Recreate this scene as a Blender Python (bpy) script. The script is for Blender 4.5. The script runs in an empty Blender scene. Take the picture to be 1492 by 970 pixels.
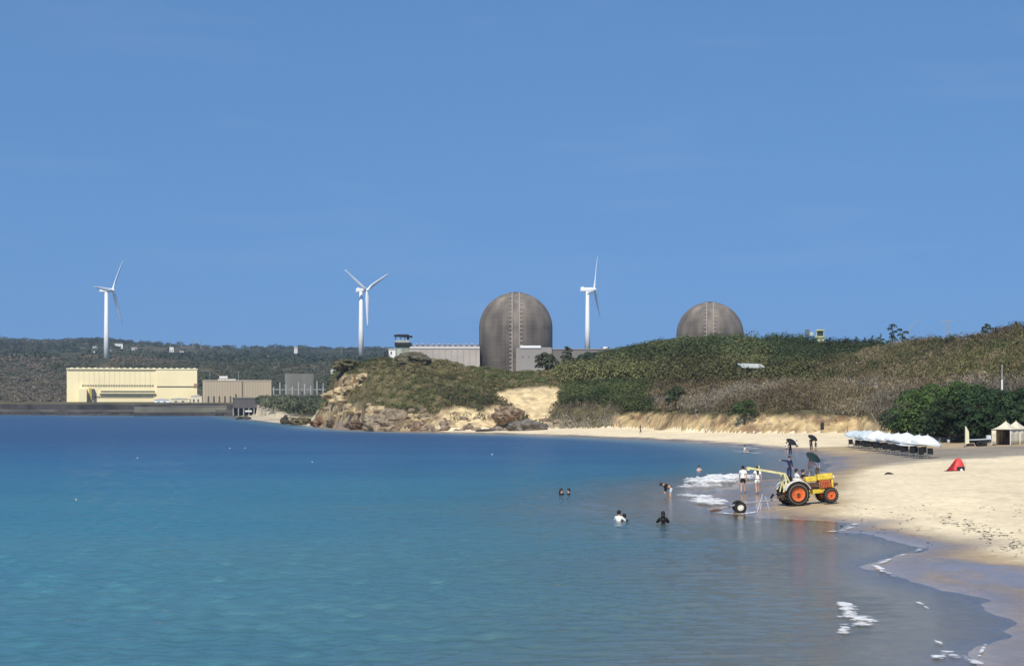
import bpy, bmesh, math, random
import numpy as np
from mathutils import Vector, Matrix
R = math.radians
random.seed(7)
rng = np.random.default_rng(7)
sc = bpy.context.scene
COL = sc.collection

# ------------------------------------------------------------------ camera, sky, sun, exposure
F = 2500.0; CX = 746.0; HOR = 590.0; CH = 5.7          # focal length in photo pixels, horizon row, eye height
cd = bpy.data.cameras.new('camera'); cam = bpy.data.objects.new('camera', cd); COL.objects.link(cam)
cam.location = (0, 0, CH); cam.rotation_euler = (R(90), 0, 0)
cd.sensor_width = 36.0; cd.lens = 36.0*F/1492.0; cd.shift_y = (HOR-485.0)/1492.0
cd.clip_start = 0.5; cd.clip_end = 20000
sc.camera = cam
SUN_EL = R(46); SUN_AZ = R(194)                          # azimuth measured clockwise from +Y (north): behind the camera, to the left
sdir = Vector((math.sin(SUN_AZ)*math.cos(SUN_EL), math.cos(SUN_AZ)*math.cos(SUN_EL), math.sin(SUN_EL)))
w = bpy.data.worlds.new('World'); sc.world = w; w.use_nodes = True
nt = w.node_tree; bg = nt.nodes['Background']
sky = nt.nodes.new('ShaderNodeTexSky'); sky.sky_type = 'NISHITA'; sky.sun_disc = False
sky.sun_elevation = SUN_EL; sky.sun_rotation = SUN_AZ
sky.air_density = 1.0; sky.dust_density = 0.15; sky.ozone_density = 2.2
tc = nt.nodes.new('ShaderNodeTexCoord'); mp = nt.nodes.new('ShaderNodeMapping'); mp.vector_type = 'POINT'
mp.inputs['Scale'].default_value = (1, 1, 0.6); mp.inputs['Location'].default_value = (0, 0, 0.32)
nm = nt.nodes.new('ShaderNodeVectorMath'); nm.operation = 'NORMALIZE'
nt.links.new(tc.outputs['Generated'], mp.inputs['Vector']); nt.links.new(mp.outputs[0], nm.inputs[0])
nt.links.new(nm.outputs[0], sky.inputs['Vector'])
hs = nt.nodes.new('ShaderNodeHueSaturation'); hs.inputs['Saturation'].default_value = 1.2
hs.inputs['Value'].default_value = 1.0
nt.links.new(sky.outputs[0], hs.inputs['Color'])
# a very faint wisp of high cloud low on the left
cn = nt.nodes.new('ShaderNodeTexNoise'); cm = nt.nodes.new('ShaderNodeMapping')
cm.inputs['Scale'].default_value = (5, 5, 38); cn.inputs['Scale'].default_value = 1.3; cn.inputs['Detail'].default_value = 4
nt.links.new(tc.outputs['Generated'], cm.inputs[0]); nt.links.new(cm.outputs[0], cn.inputs['Vector'])
cr = nt.nodes.new('ShaderNodeMapRange'); cr.inputs[1].default_value = 0.55; cr.inputs[2].default_value = 0.85
cr.inputs[3].default_value = 0; cr.inputs[4].default_value = 0.07
nt.links.new(cn.outputs[0], cr.inputs[0])
cx = nt.nodes.new('ShaderNodeMix'); cx.data_type = 'RGBA'
nt.links.new(cr.outputs[0], cx.inputs[0]); nt.links.new(hs.outputs[0], cx.inputs[6]); cx.inputs[7].default_value = (4.2, 4.3, 5.2, 1)
nt.links.new(cx.outputs[2], bg.inputs['Color']); bg.inputs['Strength'].default_value = 0.148
sl = bpy.data.lights.new('sun', 'SUN'); sun = bpy.data.objects.new('sun', sl); COL.objects.link(sun)
sl.energy = 4.6; sl.angle = R(0.5); sl.color = (1.0, 0.93, 0.80)
sun.rotation_euler = sdir.to_track_quat('Z', 'Y').to_euler()
sc.view_settings.view_transform = 'Standard'; sc.view_settings.look = 'None'
sc.view_settings.exposure = 0.0; sc.view_settings.gamma = 1.0
sc.render.engine = 'CYCLES'; sc.cycles.max_bounces = 6; sc.cycles.transparent_max_bounces = 12
sc.cycles.volume_bounces = 0

# ------------------------------------------------------------------ noise
def _h(ix, iy, s):
    n = (ix.astype(np.int64)*374761393 + iy.astype(np.int64)*668265263 + s*1442695041) & 0xffffffff
    n = ((n ^ (n >> 13))*1274126177) & 0xffffffff
    return ((n ^ (n >> 16)) & 0xffff)/65535.0
def vnoise(x, y, s=0):
    x = np.asarray(x, float); y = np.asarray(y, float)
    ix = np.floor(x); iy = np.floor(y); fx = x-ix; fy = y-iy
    fx = fx*fx*(3-2*fx); fy = fy*fy*(3-2*fy)
    a = _h(ix, iy, s); b = _h(ix+1, iy, s); c = _h(ix, iy+1, s); d = _h(ix+1, iy+1, s)
    return (a*(1-fx)+b*fx)*(1-fy)+(c*(1-fx)+d*fx)*fy
def fbm(x, y, o=4, s=0):
    r = 0; a = 0.5; t = 0
    for k in range(o):
        r = r+a*vnoise(x*2**k, y*2**k, s+k*17); t += a; a *= 0.5
    return r/t                                           # 0..1

# ------------------------------------------------------------------ materials
MATS = {}
def mat(name, c, rough=0.7, var=0.15, scale=1.5, bump=0.0, metal=0.0, spec=0.3, streak=None):
    if name in MATS: return MATS[name]
    m = bpy.data.materials.new(name); m.use_nodes = True; n = m.node_tree; b = n.nodes['Principled BSDF']
    b.inputs['Roughness'].default_value = rough; b.inputs['Metallic'].default_value = metal
    b.inputs['Specular IOR Level'].default_value = spec
    t = n.nodes.new('ShaderNodeTexCoord'); x = n.nodes.new('ShaderNodeTexNoise')
    x.inputs['Scale'].default_value = scale; x.inputs['Detail'].default_value = 5
    if streak:
        mm = n.nodes.new('ShaderNodeMapping'); mm.inputs['Scale'].default_value = streak
        n.links.new(t.outputs['Object'], mm.inputs[0]); n.links.new(mm.outputs[0], x.inputs['Vector'])
    else: n.links.new(t.outputs['Object'], x.inputs['Vector'])
    r = n.nodes.new('ShaderNodeMapRange'); r.inputs[1].default_value = 0.3; r.inputs[2].default_value = 0.7
    r.inputs[3].default_value = 1-var; r.inputs[4].default_value = 1+var
    mx = n.nodes.new('ShaderNodeVectorMath'); mx.operation = 'SCALE'; mx.inputs[0].default_value = c
    n.links.new(x.outputs[0], r.inputs[0]); n.links.new(r.outputs[0], mx.inputs['Scale'])
    n.links.new(mx.outputs[0], b.inputs['Base Color'])
    if bump:
        bp = n.nodes.new('ShaderNodeBump'); bp.inputs['Strength'].default_value = bump
        bp.inputs['Distance'].default_value = 0.1
        n.links.new(x.outputs[0], bp.inputs['Height']); n.links.new(bp.outputs[0], b.inputs['Normal'])
    MATS[name] = m; return m
def attr_mat(name, rough=0.9, nscale=0.8, var=0.25, bump=0.5, bdist=0.3, transl=0.0):
    m = bpy.data.materials.new(name); m.use_nodes = True; n = m.node_tree; b = n.nodes['Principled BSDF']
    b.inputs['Roughness'].default_value = rough; b.inputs['Specular IOR Level'].default_value = 0.12
    a = n.nodes.new('ShaderNodeAttribute'); a.attribute_name = 'Col'
    t = n.nodes.new('ShaderNodeNewGeometry'); x = n.nodes.new('ShaderNodeTexNoise')
    x.inputs['Scale'].default_value = nscale; x.inputs['Detail'].default_value = 6
    n.links.new(t.outputs['Position'], x.inputs['Vector'])
    r = n.nodes.new('ShaderNodeMapRange'); r.inputs[1].default_value = 0.3; r.inputs[2].default_value = 0.7
    r.inputs[3].default_value = 1-var; r.inputs[4].default_value = 1+var
    mx = n.nodes.new('ShaderNodeVectorMath'); mx.operation = 'SCALE'
    n.links.new(a.outputs['Color'], mx.inputs[0])
    n.links.new(x.outputs[0], r.inputs[0]); n.links.new(r.outputs[0], mx.inputs['Scale'])
    n.links.new(mx.outputs[0], b.inputs['Base Color'])
    if bump:
        bp = n.nodes.new('ShaderNodeBump'); bp.inputs['Strength'].default_value = bump; bp.inputs['Distance'].default_value = bdist
        n.links.new(x.outputs[0], bp.inputs['Height']); n.links.new(bp.outputs[0], b.inputs['Normal'])
    MATS[name] = m; return m

# ------------------------------------------------------------------ object helpers
def tag(o, label=None, cat=None, group=None, kind=None):
    if label: o['label'] = label
    if cat: o['category'] = cat
    if group: o['group'] = group
    if kind: o['kind'] = kind
    return o
def empty(name, loc, rz=0.0):
    o = bpy.data.objects.new(name, None); COL.objects.link(o); o.location = loc; o.rotation_euler = (0, 0, rz)
    o.empty_display_size = 0.3; return o
def np_mesh(name, V, Q, m, colors=None, domain='FACE', smooth=False, parent=None, attrs=None):
    me = bpy.data.meshes.new(name); V = np.asarray(V, np.float32); Q = np.asarray(Q, np.int32); k = Q.shape[1]
    me.vertices.add(len(V)); me.vertices.foreach_set('co', V.ravel())
    me.loops.add(Q.size); me.loops.foreach_set('vertex_index', Q.ravel())
    me.polygons.add(len(Q)); me.polygons.foreach_set('loop_start', np.arange(0, Q.size, k, dtype=np.int32))
    me.polygons.foreach_set('loop_total', np.full(len(Q), k, np.int32))
    if smooth: me.polygons.foreach_set('use_smooth', np.ones(len(Q), bool))
    me.update(calc_edges=True)
    if colors is not None:
        a = me.attributes.new('Col', 'FLOAT_COLOR', domain); c = np.ones((len(colors), 4), np.float32); c[:, :3] = colors
        a.data.foreach_set('color', c.ravel())
    for kx, vx in (attrs or {}).items():
        a = me.attributes.new(kx, 'FLOAT', 'POINT'); a.data.foreach_set('value', np.asarray(vx, np.float32))
    me.materials.append(m)
    o = bpy.data.objects.new(name, me); COL.objects.link(o)
    if parent: o.parent = parent
    return o
class MB:
    def __init__(s): s.bm = bmesh.new()
    def _x(s, vs, mtx):
        for v in vs: v.co = mtx @ v.co
    def box(s, x0, x1, y0, y1, z0, z1, rot=None, bev=0.0):
        g = bmesh.ops.create_cube(s.bm, size=1)['verts']
        c = Vector(((x0+x1)/2, (y0+y1)/2, (z0+z1)/2))
        M = Matrix.Translation(c) @ (rot or Matrix.Identity(4)) @ Matrix.Diagonal((x1-x0, y1-y0, z1-z0, 1))
        s._x(g, M)
        if bev:
            es = list({e for v in g for e in v.link_edges})
            bmesh.ops.bevel(s.bm, geom=es, offset=bev, segments=2, affect='EDGES', profile=0.5)
        return s
    def tube(s, a, b, r0, r1=None, n=8):
        a = Vector(a); b = Vector(b); d = b-a; r1 = r0 if r1 is None else r1
        g = bmesh.ops.create_cone(s.bm, cap_ends=True, segments=n, radius1=r0, radius2=max(r1, 1e-4), depth=d.length)['verts']
        s._x(g, Matrix.Translation((a+b)/2) @ d.to_track_quat('Z', 'Y').to_matrix().to_4x4()); return s
    def path(s, pts, r, n=8):
        rr = r if isinstance(r, (list, tuple)) else [r]*len(pts)
        for i in range(len(pts)-1): s.tube(pts[i], pts[i+1], rr[i], rr[i+1], n)
        return s
    def ball(s, c, r, sub=2, noise=0.0, seed=0):
        r = (r, r, r) if not isinstance(r, (list, tuple)) else r
        g = bmesh.ops.create_icosphere(s.bm, subdivisions=sub, radius=1)['verts']
        for v in g:
            k = 1.0
            if noise:
                k += noise*(2*float(fbm(v.co.x*2.1+seed*9.1+v.co.z*1.1, v.co.y*2.1+v.co.z*1.6+seed, 4, seed))-1)+noise*.35*(abs(2*float(vnoise(v.co.x*5+v.co.z*3, v.co.y*4-v.co.z*4, seed))-1)-.5)
            v.co = Vector((c[0]+v.co.x*r[0]*k, c[1]+v.co.y*r[1]*k, c[2]+v.co.z*r[2]*k))
        return s
    def lathe(s, prof, n=24, axis='Z', c=(0, 0, 0), cap=True):
        rings = []
        for r, z in prof:
            ring = []
            for i in range(n):
                a = 2*math.pi*i/n; x, y = r*math.cos(a), r*math.sin(a)
                p = (x, y, z) if axis == 'Z' else ((x, z, y) if axis == 'Y' else (z, x, y))
                ring.append(s.bm.verts.new((p[0]+c[0], p[1]+c[1], p[2]+c[2])))
            rings.append(ring)
        for k in range(len(rings)-1):
            for i in range(n):
                s.bm.faces.new((rings[k][i], rings[k][(i+1) % n], rings[k+1][(i+1) % n], rings[k+1][i]))
        for ring, rev in ((rings[0], True), (rings[-1], False)):
            if cap and abs(prof[0][0]-prof[-1][0])+abs(prof[0][1]-prof[-1][1]) > 1e-6 and prof[0 if rev else -1][0] > 1e-3:
                s.bm.faces.new(ring[::-1] if rev else ring)
        return s
    def prism(s, poly, y0, y1):                           # polygon in x,z extruded along y
        a = [s.bm.verts.new((p[0], y0, p[1])) for p in poly]; b = [s.bm.verts.new((p[0], y1, p[1])) for p in poly]
        s.bm.faces.new(a); s.bm.faces.new(b[::-1]); n = len(poly)
        for i in range(n): s.bm.faces.new((a[i], b[i], b[(i+1) % n], a[(i+1) % n]))
        return s
    def face(s, pts):
        s.bm.faces.new([s.bm.verts.new(p) for p in pts]); return s
    def build(s, name, m, parent=None, smooth=False):
        bmesh.ops.recalc_face_normals(s.bm, faces=s.bm.faces)
        me = bpy.data.meshes.new(name); s.bm.to_mesh(me); s.bm.free()
        if smooth: me.polygons.foreach_set('use_smooth', [True]*len(me.polygons))
        me.materials.append(m); o = bpy.data.objects.new(name, me); COL.objects.link(o)
        if parent: o.parent = parent
        return o
def kids(o): return [c for c in COL.objects if c.parent == o]
def copy_tree(o, parent=None):
    c = o.copy(); COL.objects.link(c)
    if parent is not None: c.parent = parent
    for ch in kids(o): copy_tree(ch, c)
    return c
ORD = ['first', 'second', 'third', 'fourth', 'fifth', 'sixth', 'seventh', 'eighth', 'ninth', 'tenth', 'eleventh', 'twelfth',
       'thirteenth', 'fourteenth', 'fifteenth', 'sixteenth']

# ------------------------------------------------------------------ the lie of the land
def w0(px, py, z=0.0):                                    # photo pixel on the plane z -> world
    D = (CH-z)*F/(py-HOR); return ((px-CX)/F*D, D)
SHORE_PX = [(1400, 1400), (1418, 1010), (1432, 955), (1466, 908), (1425, 872), (1345, 852), (1303, 842), (1274, 826), (1300, 813),
    (1350, 797), (1300, 784), (1262, 776), (1205, 777), (1246, 762), (1180, 758), (1110, 755), (1062, 748), (1036, 738), (1030, 726),
    (1046, 714), (1082, 703), (1140, 696), (1190, 692), (1212, 680), (1200, 668), (1172, 660), (1136, 655), (1090, 649), (1000, 643),
    (900, 638), (800, 634), (700, 631), (600, 629), (540, 627), (500, 624.5), (470, 622), (440, 619), (400, 615), (370, 611.5),
    (350, 609.2), (338, 606), (0, 604.3), (-900, 603)]
SHORE = [w0(*p) for p in SHORE_PX]
LAND = np.array(SHORE + [(-3000, 1096), (-3000, 9000), (6000, 9000), (6000, 10), (8, 10)])
def inside(P, X, Y):
    r = np.zeros(X.shape, bool); n = len(P)
    for i in range(n):
        x0, y0 = P[i]; x1, y1 = P[(i+1) % n]
        if y0 == y1: continue
        c = ((y0 > Y) != (y1 > Y)) & (X < (x1-x0)*(Y-y0)/(y1-y0)+x0); r ^= c
    return r
def pdist(P, X, Y, closed=False):
    d = np.full(X.shape, 1e18); n = len(P)
    for i in range(n if closed else n-1):
        x0, y0 = P[i]; x1, y1 = P[(i+1) % n]; ex, ey = x1-x0, y1-y0; L = ex*ex+ey*ey+1e-12
        t = np.clip(((X-x0)*ex+(Y-y0)*ey)/L, 0, 1); d = np.minimum(d, (X-x0-t*ex)**2+(Y-y0-t*ey)**2)
    return np.sqrt(d)
def sdist(X, Y):
    d = pdist(SHORE, X, Y); return np.where(inside(LAND, X, Y), d, -d)
# near hills: for each column of the view, distances and rows of foot, bluff top, mid slope and ridge
TB = np.array([
 # px   Db    D1   r1    D2   r2    D3   r3
 [430, 480, 490, 630, 500, 630, 520, 630],
 [452, 462, 466, 620, 480, 617, 500, 617],
 [466, 448, 452, 613, 460, 603, 470, 598],
 [478, 438, 444, 600, 452, 580, 464, 572],
 [487, 428, 436, 596, 446, 560, 458, 543],
 [508, 412, 416, 600, 430, 556, 448, 531],
 [540, 390, 395, 599, 412, 555, 440, 522],
 [600, 372, 378, 602, 396, 560, 430, 518],
 [650, 364, 370, 606, 392, 565, 430, 525],
 [700, 364, 371, 604, 392, 568, 430, 537],
 [735, 366, 373, 608, 394, 569, 432, 541],
 [770, 366, 372, 610, 395, 568, 436, 541],
 [805, 362, 370, 606, 395, 570, 440, 540],
 [830, 357, 366, 604, 395, 572, 445, 537],
 [880, 352, 360, 603, 395, 570, 450, 524],
 [940, 338, 345, 604, 385, 565, 452, 512],
 [1000, 310, 316, 604, 360, 566, 450, 504],
 [1080, 294, 300, 606, 345, 568, 450, 499],
 [1150, 287, 293, 605, 335, 568, 445, 509],
 [1200, 284, 290, 606, 330, 570, 440, 514],
 [1250, 282, 288, 612, 325, 572, 430, 514],
 [1300, 250, 256, 620, 300, 572, 410, 512],
 [1350, 228, 236, 628, 280, 572, 385, 510],
 [1400, 214, 224, 632, 268, 567, 350, 507],
 [1440, 214, 224, 632, 262, 563, 335, 502],
 [1492, 214, 224, 632, 260, 557, 325, 493],
 [1620, 212, 222, 628, 256, 548, 310, 482],
 [2000, 190, 205, 620, 240, 530, 300, 460],
 [2600, 185, 200, 620, 240, 530, 300, 460]])
FR_X = [-1000, 0, 60, 100, 150, 200, 250, 300, 350, 400, 450, 500, 560, 700, 1000, 2600]
FR_R = [494, 495, 497, 496, 495, 499, 503, 506, 508, 507, 509, 510, 509, 512, 530, 540]
FD = np.array([0, 600, 640, 720, 860, 1000, 1080, 1200, 1450, 1700, 2200, 3000, 3600, 6000.])
def Hxy(X, Y, detail=True):
    X = np.asarray(X, float); Y = np.asarray(Y, float); sh = X.shape; X = X.ravel(); Y = Y.ravel()
    px = CX+F*X/Y; sd = sdist(X, Y)
    jit = 0
    beach = np.where(sd > 0, 1.45*(1-np.exp(-np.maximum(sd, 0)/26))+0.004*np.minimum(sd, 60), np.maximum(sd*0.055, -3.0))
    if detail: beach = beach+.10*(fbm(X*.55, Y*.33, 4, 36)-.5)*smooth(7, 1, np.abs(sd))+np.clip(sd, 0, 20)/20*(0.16*(fbm(X*0.12, Y*0.12, 4, 3)-.5)+0.07*(fbm(X*0.9, Y*0.7, 3, 5)-.5))+0.03*(fbm(X*.35, Y*.35, 3, 31)-.5)
    pj = px+(fbm(X*0.05, Y*0.05, 3, 8)-.5)*10+(fbm(X*.3, Y*.3, 2, 9)-.5)*3
    k = [np.interp(pj, TB[:, 0], TB[:, i]) for i in range(8)]
    zr = lambda r, D: CH+(HOR-r)/F*D
    z1 = zr(k[3], k[2]); z2 = zr(k[5], k[4]); z3 = zr(k[7], k[6])
    D = Y
    seg = lambda a, b, za, zb: za+(zb-za)*np.clip((D-a)/np.maximum(b-a, .1), 0, 1)
    zf = np.where(px > 476, 0.6, -1.0)
    h = np.where(D < k[1], -9, np.where(D < k[2], seg(k[1], k[2], zf, z1), np.where(D < k[4], seg(k[2], k[4], z1, z2), seg(k[4], k[6], z2, z3))))
    edge = np.clip((px-452)/30, 0, 1)
    zb1 = np.where(px < 484, -4, z3*0.72); zb2 = np.where(px < 500, -4, 9)
    back = np.where(D < k[6]+90, seg(k[6], k[6]+90, z3, zb1), seg(k[6]+90, 900, zb1, zb2))
    h = np.where(D > k[6], back, h)
    if detail:
        on = np.clip((D-k[1])/8, 0, 1)*np.clip((h+1)/4, 0, 1)
        rough = np.where(px < 830, 1.0, 0.55)
        rid = 1-np.abs(2*fbm(X*0.16, Y*0.13, 4, 21)-1)
        h = h+on*rough*(3.6*(fbm(X*0.055, Y*0.055, 3, 11)-.5)+2.2*(rid-.72)+1.0*(fbm(X*.5, Y*.5, 3, 13)-.5))*np.clip(1.2-(D-450)/300, .3, 1)
        # terracing of the rocky left cliff
        ro = np.clip((640-px)/60, 0, 1)*on*np.clip((k[6]-D)/20, 0, 1)
        q = 2.1; t = h/q+fbm(X*.06, Y*.06, 2, 4)*1.2; fr = t-np.floor(t); h = h+ro*(q*1.15*(np.clip(fr*2.6, 0, 1)-fr)+1.6*(np.abs(2*fbm(X*.35, Y*.35, 3, 29)-1)-.2))
    # far land
    rr = np.interp(px, FR_X, FR_R)
    zfar = np.interp(D, FD, [-6, -6, 1.5, 3.2, 5.5, 7.2, 7.6, 12, 1e3, 1e3, 1e3, 1e3, 1e3, 1e3])
    z145 = zr(np.interp(px, [-1000, 120, 155, 250, 420, 520, 2600], [533, 527, 522.5, 528, 534, 530, 570]), 1450)
    z17 = z145+8; z22 = zr(rr+14, 2200); z30 = zr(rr, 3000)
    far = np.where(D < 1200, zfar, np.where(D < 1450, 12+(z145-12)*(D-1200)/250, np.where(D < 1700, z145+8*(D-1450)/250,
          np.where(D < 2200, z17+(z22-z17)*(D-1700)/500, np.where(D < 3000, z22+(z30-z22)*(D-2200)/800, z30-(D-3000)*0.02)))))
    far = np.where(sd > np.where(px < 346, 19, 12), far, np.minimum(far, np.where(px < 346, -1.0, beach)))
    far = np.where(px > 480, np.where(D < 1200, -6, far), far)
    if detail: far = far+np.clip((D-1100)/400, 0, 1)*(14*(fbm(X*0.004, Y*0.004, 4, 41)-.5)+4*(fbm(X*.02, Y*.02, 2, 43)-.5))
    r = np.maximum(np.maximum(beach, h), far)
    return r.reshape(sh)
def H1(x, y): return float(Hxy(np.array([x]), np.array([y]))[0])
_D = np.concatenate([np.arange(26, 280, .25), np.arange(280, 620, 0.5), np.arange(620, 3400, 3.)])
def gat(px, py):                                          # where the sight line through a photo pixel meets the ground
    X = (px-CX)/F*_D; z = CH+(HOR-py)/F*_D; hit = np.nonzero(Hxy(X, _D) >= z)[0]
    d = _D[hit[0]] if len(hit) else 400.0
    x = (px-CX)/F*d; return Vector((x, d, H1(x, d)))
def gw(px, D): x = (px-CX)/F*D; return Vector((x, D, H1(x, D)))
def P3(px, py, D): return Vector(((px-CX)/F*D, D, CH+(HOR-py)/F*D))
def _sm(): pass
def smooth(a, b, x): t = np.clip((x-a)/(b-a), 0, 1); return t*t*(3-2*t)

cols = np.concatenate([np.arange(-1000, -60, 10), np.arange(-60, 1560, 2.5), np.arange(1560, 2400, 8)])
rows = np.concatenate([np.geomspace(12, 100, 300), np.arange(100.5, 210, 0.7), np.arange(210, 345, 1.1), np.arange(345.5, 470, .8), np.arange(471, 620, 3),
                       np.geomspace(622, 5000, 115)])
PX, DD = np.meshgrid(cols, rows); GX = (PX-CX)/F*DD; GY = DD
GZ = Hxy(GX, GY); nr, nc = GZ.shape
SD = sdist(GX.ravel(), GY.ravel()).reshape(nr, nc)
GROW = HOR-(GZ-CH)*F/DD
Db = np.interp(PX, TB[:, 0], TB[:, 1])
idx = np.arange(nr*nc).reshape(nr, nc)
quads = np.stack([idx[:-1, :-1], idx[:-1, 1:], idx[1:, 1:], idx[1:, :-1]], -1).reshape(-1, 4)
def cell(A): return ((A[:-1, :-1]+A[1:, 1:])/2).ravel()
cD, cPX, cSD, cDb = cell(GY), cell(PX), cell(SD), cell(Db)
is_far = (cD > 600) | ((cPX < 470) & (cD > 470))
is_beach = (~is_far) & ((cD < cDb+1) | (cSD < 0))
is_hill = ~is_far & ~is_beach
def sub(mask):
    q = quads[mask]; u, inv = np.unique(q, return_inverse=True); return u, inv.reshape(q.shape)
def poly_w(pts, z=0.9):
    out = []
    for p in pts:
        out.append(w0(p[0], max(p[1], 596), z) if z is not None else w0(*p))
    return out
def poly_soft(pts, X, Y, soft, z=0.9):
    P = poly_w(pts, z); d = pdist(P, X, Y, True); s = np.where(inside(P, X, Y), d, -d)
    return smooth(-soft, soft, s+soft*1.6*(fbm(X*.35, Y*.22, 4, 77)-.5))

# beach colours
u, q = sub(is_beach); X = GX.ravel()[u]; Y = GY.ravel()[u]; Z = GZ.ravel()[u]; sd = SD.ravel()[u]
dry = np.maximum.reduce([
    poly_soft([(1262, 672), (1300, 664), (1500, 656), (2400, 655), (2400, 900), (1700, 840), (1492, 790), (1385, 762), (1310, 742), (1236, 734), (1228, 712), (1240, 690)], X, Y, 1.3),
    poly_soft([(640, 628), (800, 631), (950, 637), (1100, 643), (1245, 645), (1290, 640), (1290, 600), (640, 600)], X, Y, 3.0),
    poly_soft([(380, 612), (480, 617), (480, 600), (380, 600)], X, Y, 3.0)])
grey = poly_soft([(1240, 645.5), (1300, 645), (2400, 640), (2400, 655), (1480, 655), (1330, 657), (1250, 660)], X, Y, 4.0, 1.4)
wet = np.maximum.reduce([.95*smooth(4.2, 0.4, sd+3.0*(fbm(X*.3, Y*.2, 3, 78)-.5)), smooth(9, 5, sd)*smooth(60, 90, Y)*smooth(1.0, -1, 0*sd)*0,
    (.75+.4*fbm(X*1.2, Y*.7, 3, 55))*poly_soft([(1300, 816), (1340, 811), (1385, 810), (1440, 825), (1492, 831), (1800, 850), (1800, 874), (1492, 862), (1425, 856), (1380, 846), (1330, 828)], X, Y, .7, 0.1),
    poly_soft([(1040, 700), (1100, 690), (1150, 690), (1142, 728), (1128, 748), (1060, 752), (1030, 735)], X, Y, 1.2, 0.15),
    poly_soft([(1140, 654), (1185, 660), (1215, 668), (1225, 684), (1200, 694), (1130, 700)], X, Y, 2.0, 0.1),
    .6*poly_soft([(1268, 826), (1300, 812), (1492, 829), (1492, 868), (1425, 878), (1335, 852)], X, Y, .5, 0.1)*(.9+.6*fbm(X*.9, Y*.6, 3, 79)),
    poly_soft([(1235, 766), (1300, 780), (1345, 798), (1250, 778)], X, Y, .4, 0.1)])
f1 = fbm(X*.25, Y*.12, 4, 51); f2 = fbm(X*1.3, Y*.5, 3, 52)
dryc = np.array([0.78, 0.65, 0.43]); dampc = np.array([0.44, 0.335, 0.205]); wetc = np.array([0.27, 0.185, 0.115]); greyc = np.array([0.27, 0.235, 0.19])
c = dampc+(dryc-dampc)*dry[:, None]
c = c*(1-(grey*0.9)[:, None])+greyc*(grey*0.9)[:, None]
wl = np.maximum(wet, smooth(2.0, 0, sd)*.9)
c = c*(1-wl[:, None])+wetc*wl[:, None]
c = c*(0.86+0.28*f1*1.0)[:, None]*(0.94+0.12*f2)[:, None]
# seabed a bit greener
sb = smooth(1.0, -2.0, sd); c = c*(1-sb[:, None])+np.array([.54, .43, .27])*sb[:, None]
def beach_material():
    m = bpy.data.materials.new('beach_sand'); m.use_nodes = True; n = m.node_tree; b = n.nodes['Principled BSDF']; L = n.links.new
    a = n.nodes.new('ShaderNodeAttribute'); a.attribute_name = 'Col'; wa = n.nodes.new('ShaderNodeAttribute'); wa.attribute_name = 'wet'
    g = n.nodes.new('ShaderNodeNewGeometry'); mp = n.nodes.new('ShaderNodeMapping'); mp.inputs['Scale'].default_value = (1, .45, 1)
    L(g.outputs['Position'], mp.inputs[0])
    x = n.nodes.new('ShaderNodeTexNoise'); x.inputs['Scale'].default_value = 2.2; x.inputs['Detail'].default_value = 8; x.inputs['Roughness'].default_value = .65
    L(mp.outputs[0], x.inputs['Vector'])
    r = n.nodes.new('ShaderNodeMapRange'); r.inputs[1].default_value = .3; r.inputs[2].default_value = .7; r.inputs[3].default_value = .86; r.inputs[4].default_value = 1.2
    mx = n.nodes.new('ShaderNodeVectorMath'); mx.operation = 'SCALE'; L(a.outputs['Color'], mx.inputs[0]); L(x.outputs[0], r.inputs[0]); L(r.outputs[0], mx.inputs['Scale'])
    L(mx.outputs[0], b.inputs['Base Color'])
    rr = n.nodes.new('ShaderNodeMapRange'); rr.inputs[3].default_value = .95; rr.inputs[4].default_value = .16
    L(wa.outputs['Fac'], rr.inputs[0]); L(rr.outputs[0], b.inputs['Roughness'])
    sp = n.nodes.new('ShaderNodeMapRange'); sp.inputs[3].default_value = .1; sp.inputs[4].default_value = .95
    L(wa.outputs['Fac'], sp.inputs[0]); L(sp.outputs[0], b.inputs['Specular IOR Level'])
    bs = n.nodes.new('ShaderNodeMapRange'); bs.inputs[3].default_value = .75; bs.inputs[4].default_value = .03
    L(wa.outputs['Fac'], bs.inputs[0]); bp = n.nodes.new('ShaderNodeBump'); bp.inputs['Distance'].default_value = .12
    L(bs.outputs[0], bp.inputs['Strength']); vo = n.nodes.new('ShaderNodeTexVoronoi'); vo.inputs['Scale'].default_value = 1.9; L(g.outputs['Position'], vo.inputs['Vector']); vr = n.nodes.new('ShaderNodeMapRange'); vr.inputs[1].default_value = 0; vr.inputs[2].default_value = .35; vr.inputs[3].default_value = -.45; vr.inputs[4].default_value = 0; L(vo.outputs['Distance'], vr.inputs[0]); va = n.nodes.new('ShaderNodeMath'); va.operation = 'ADD'; L(vr.outputs[0], va.inputs[0]); L(x.outputs[0], va.inputs[1]); L(va.outputs[0], bp.inputs['Height']); L(bp.outputs[0], b.inputs['Normal'])
    return m
o = np_mesh('beach', np.stack([X, Y, Z], 1), q, beach_material(), c, 'POINT', True, attrs={'wet': wet}); tag(o, kind='structure')

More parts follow.
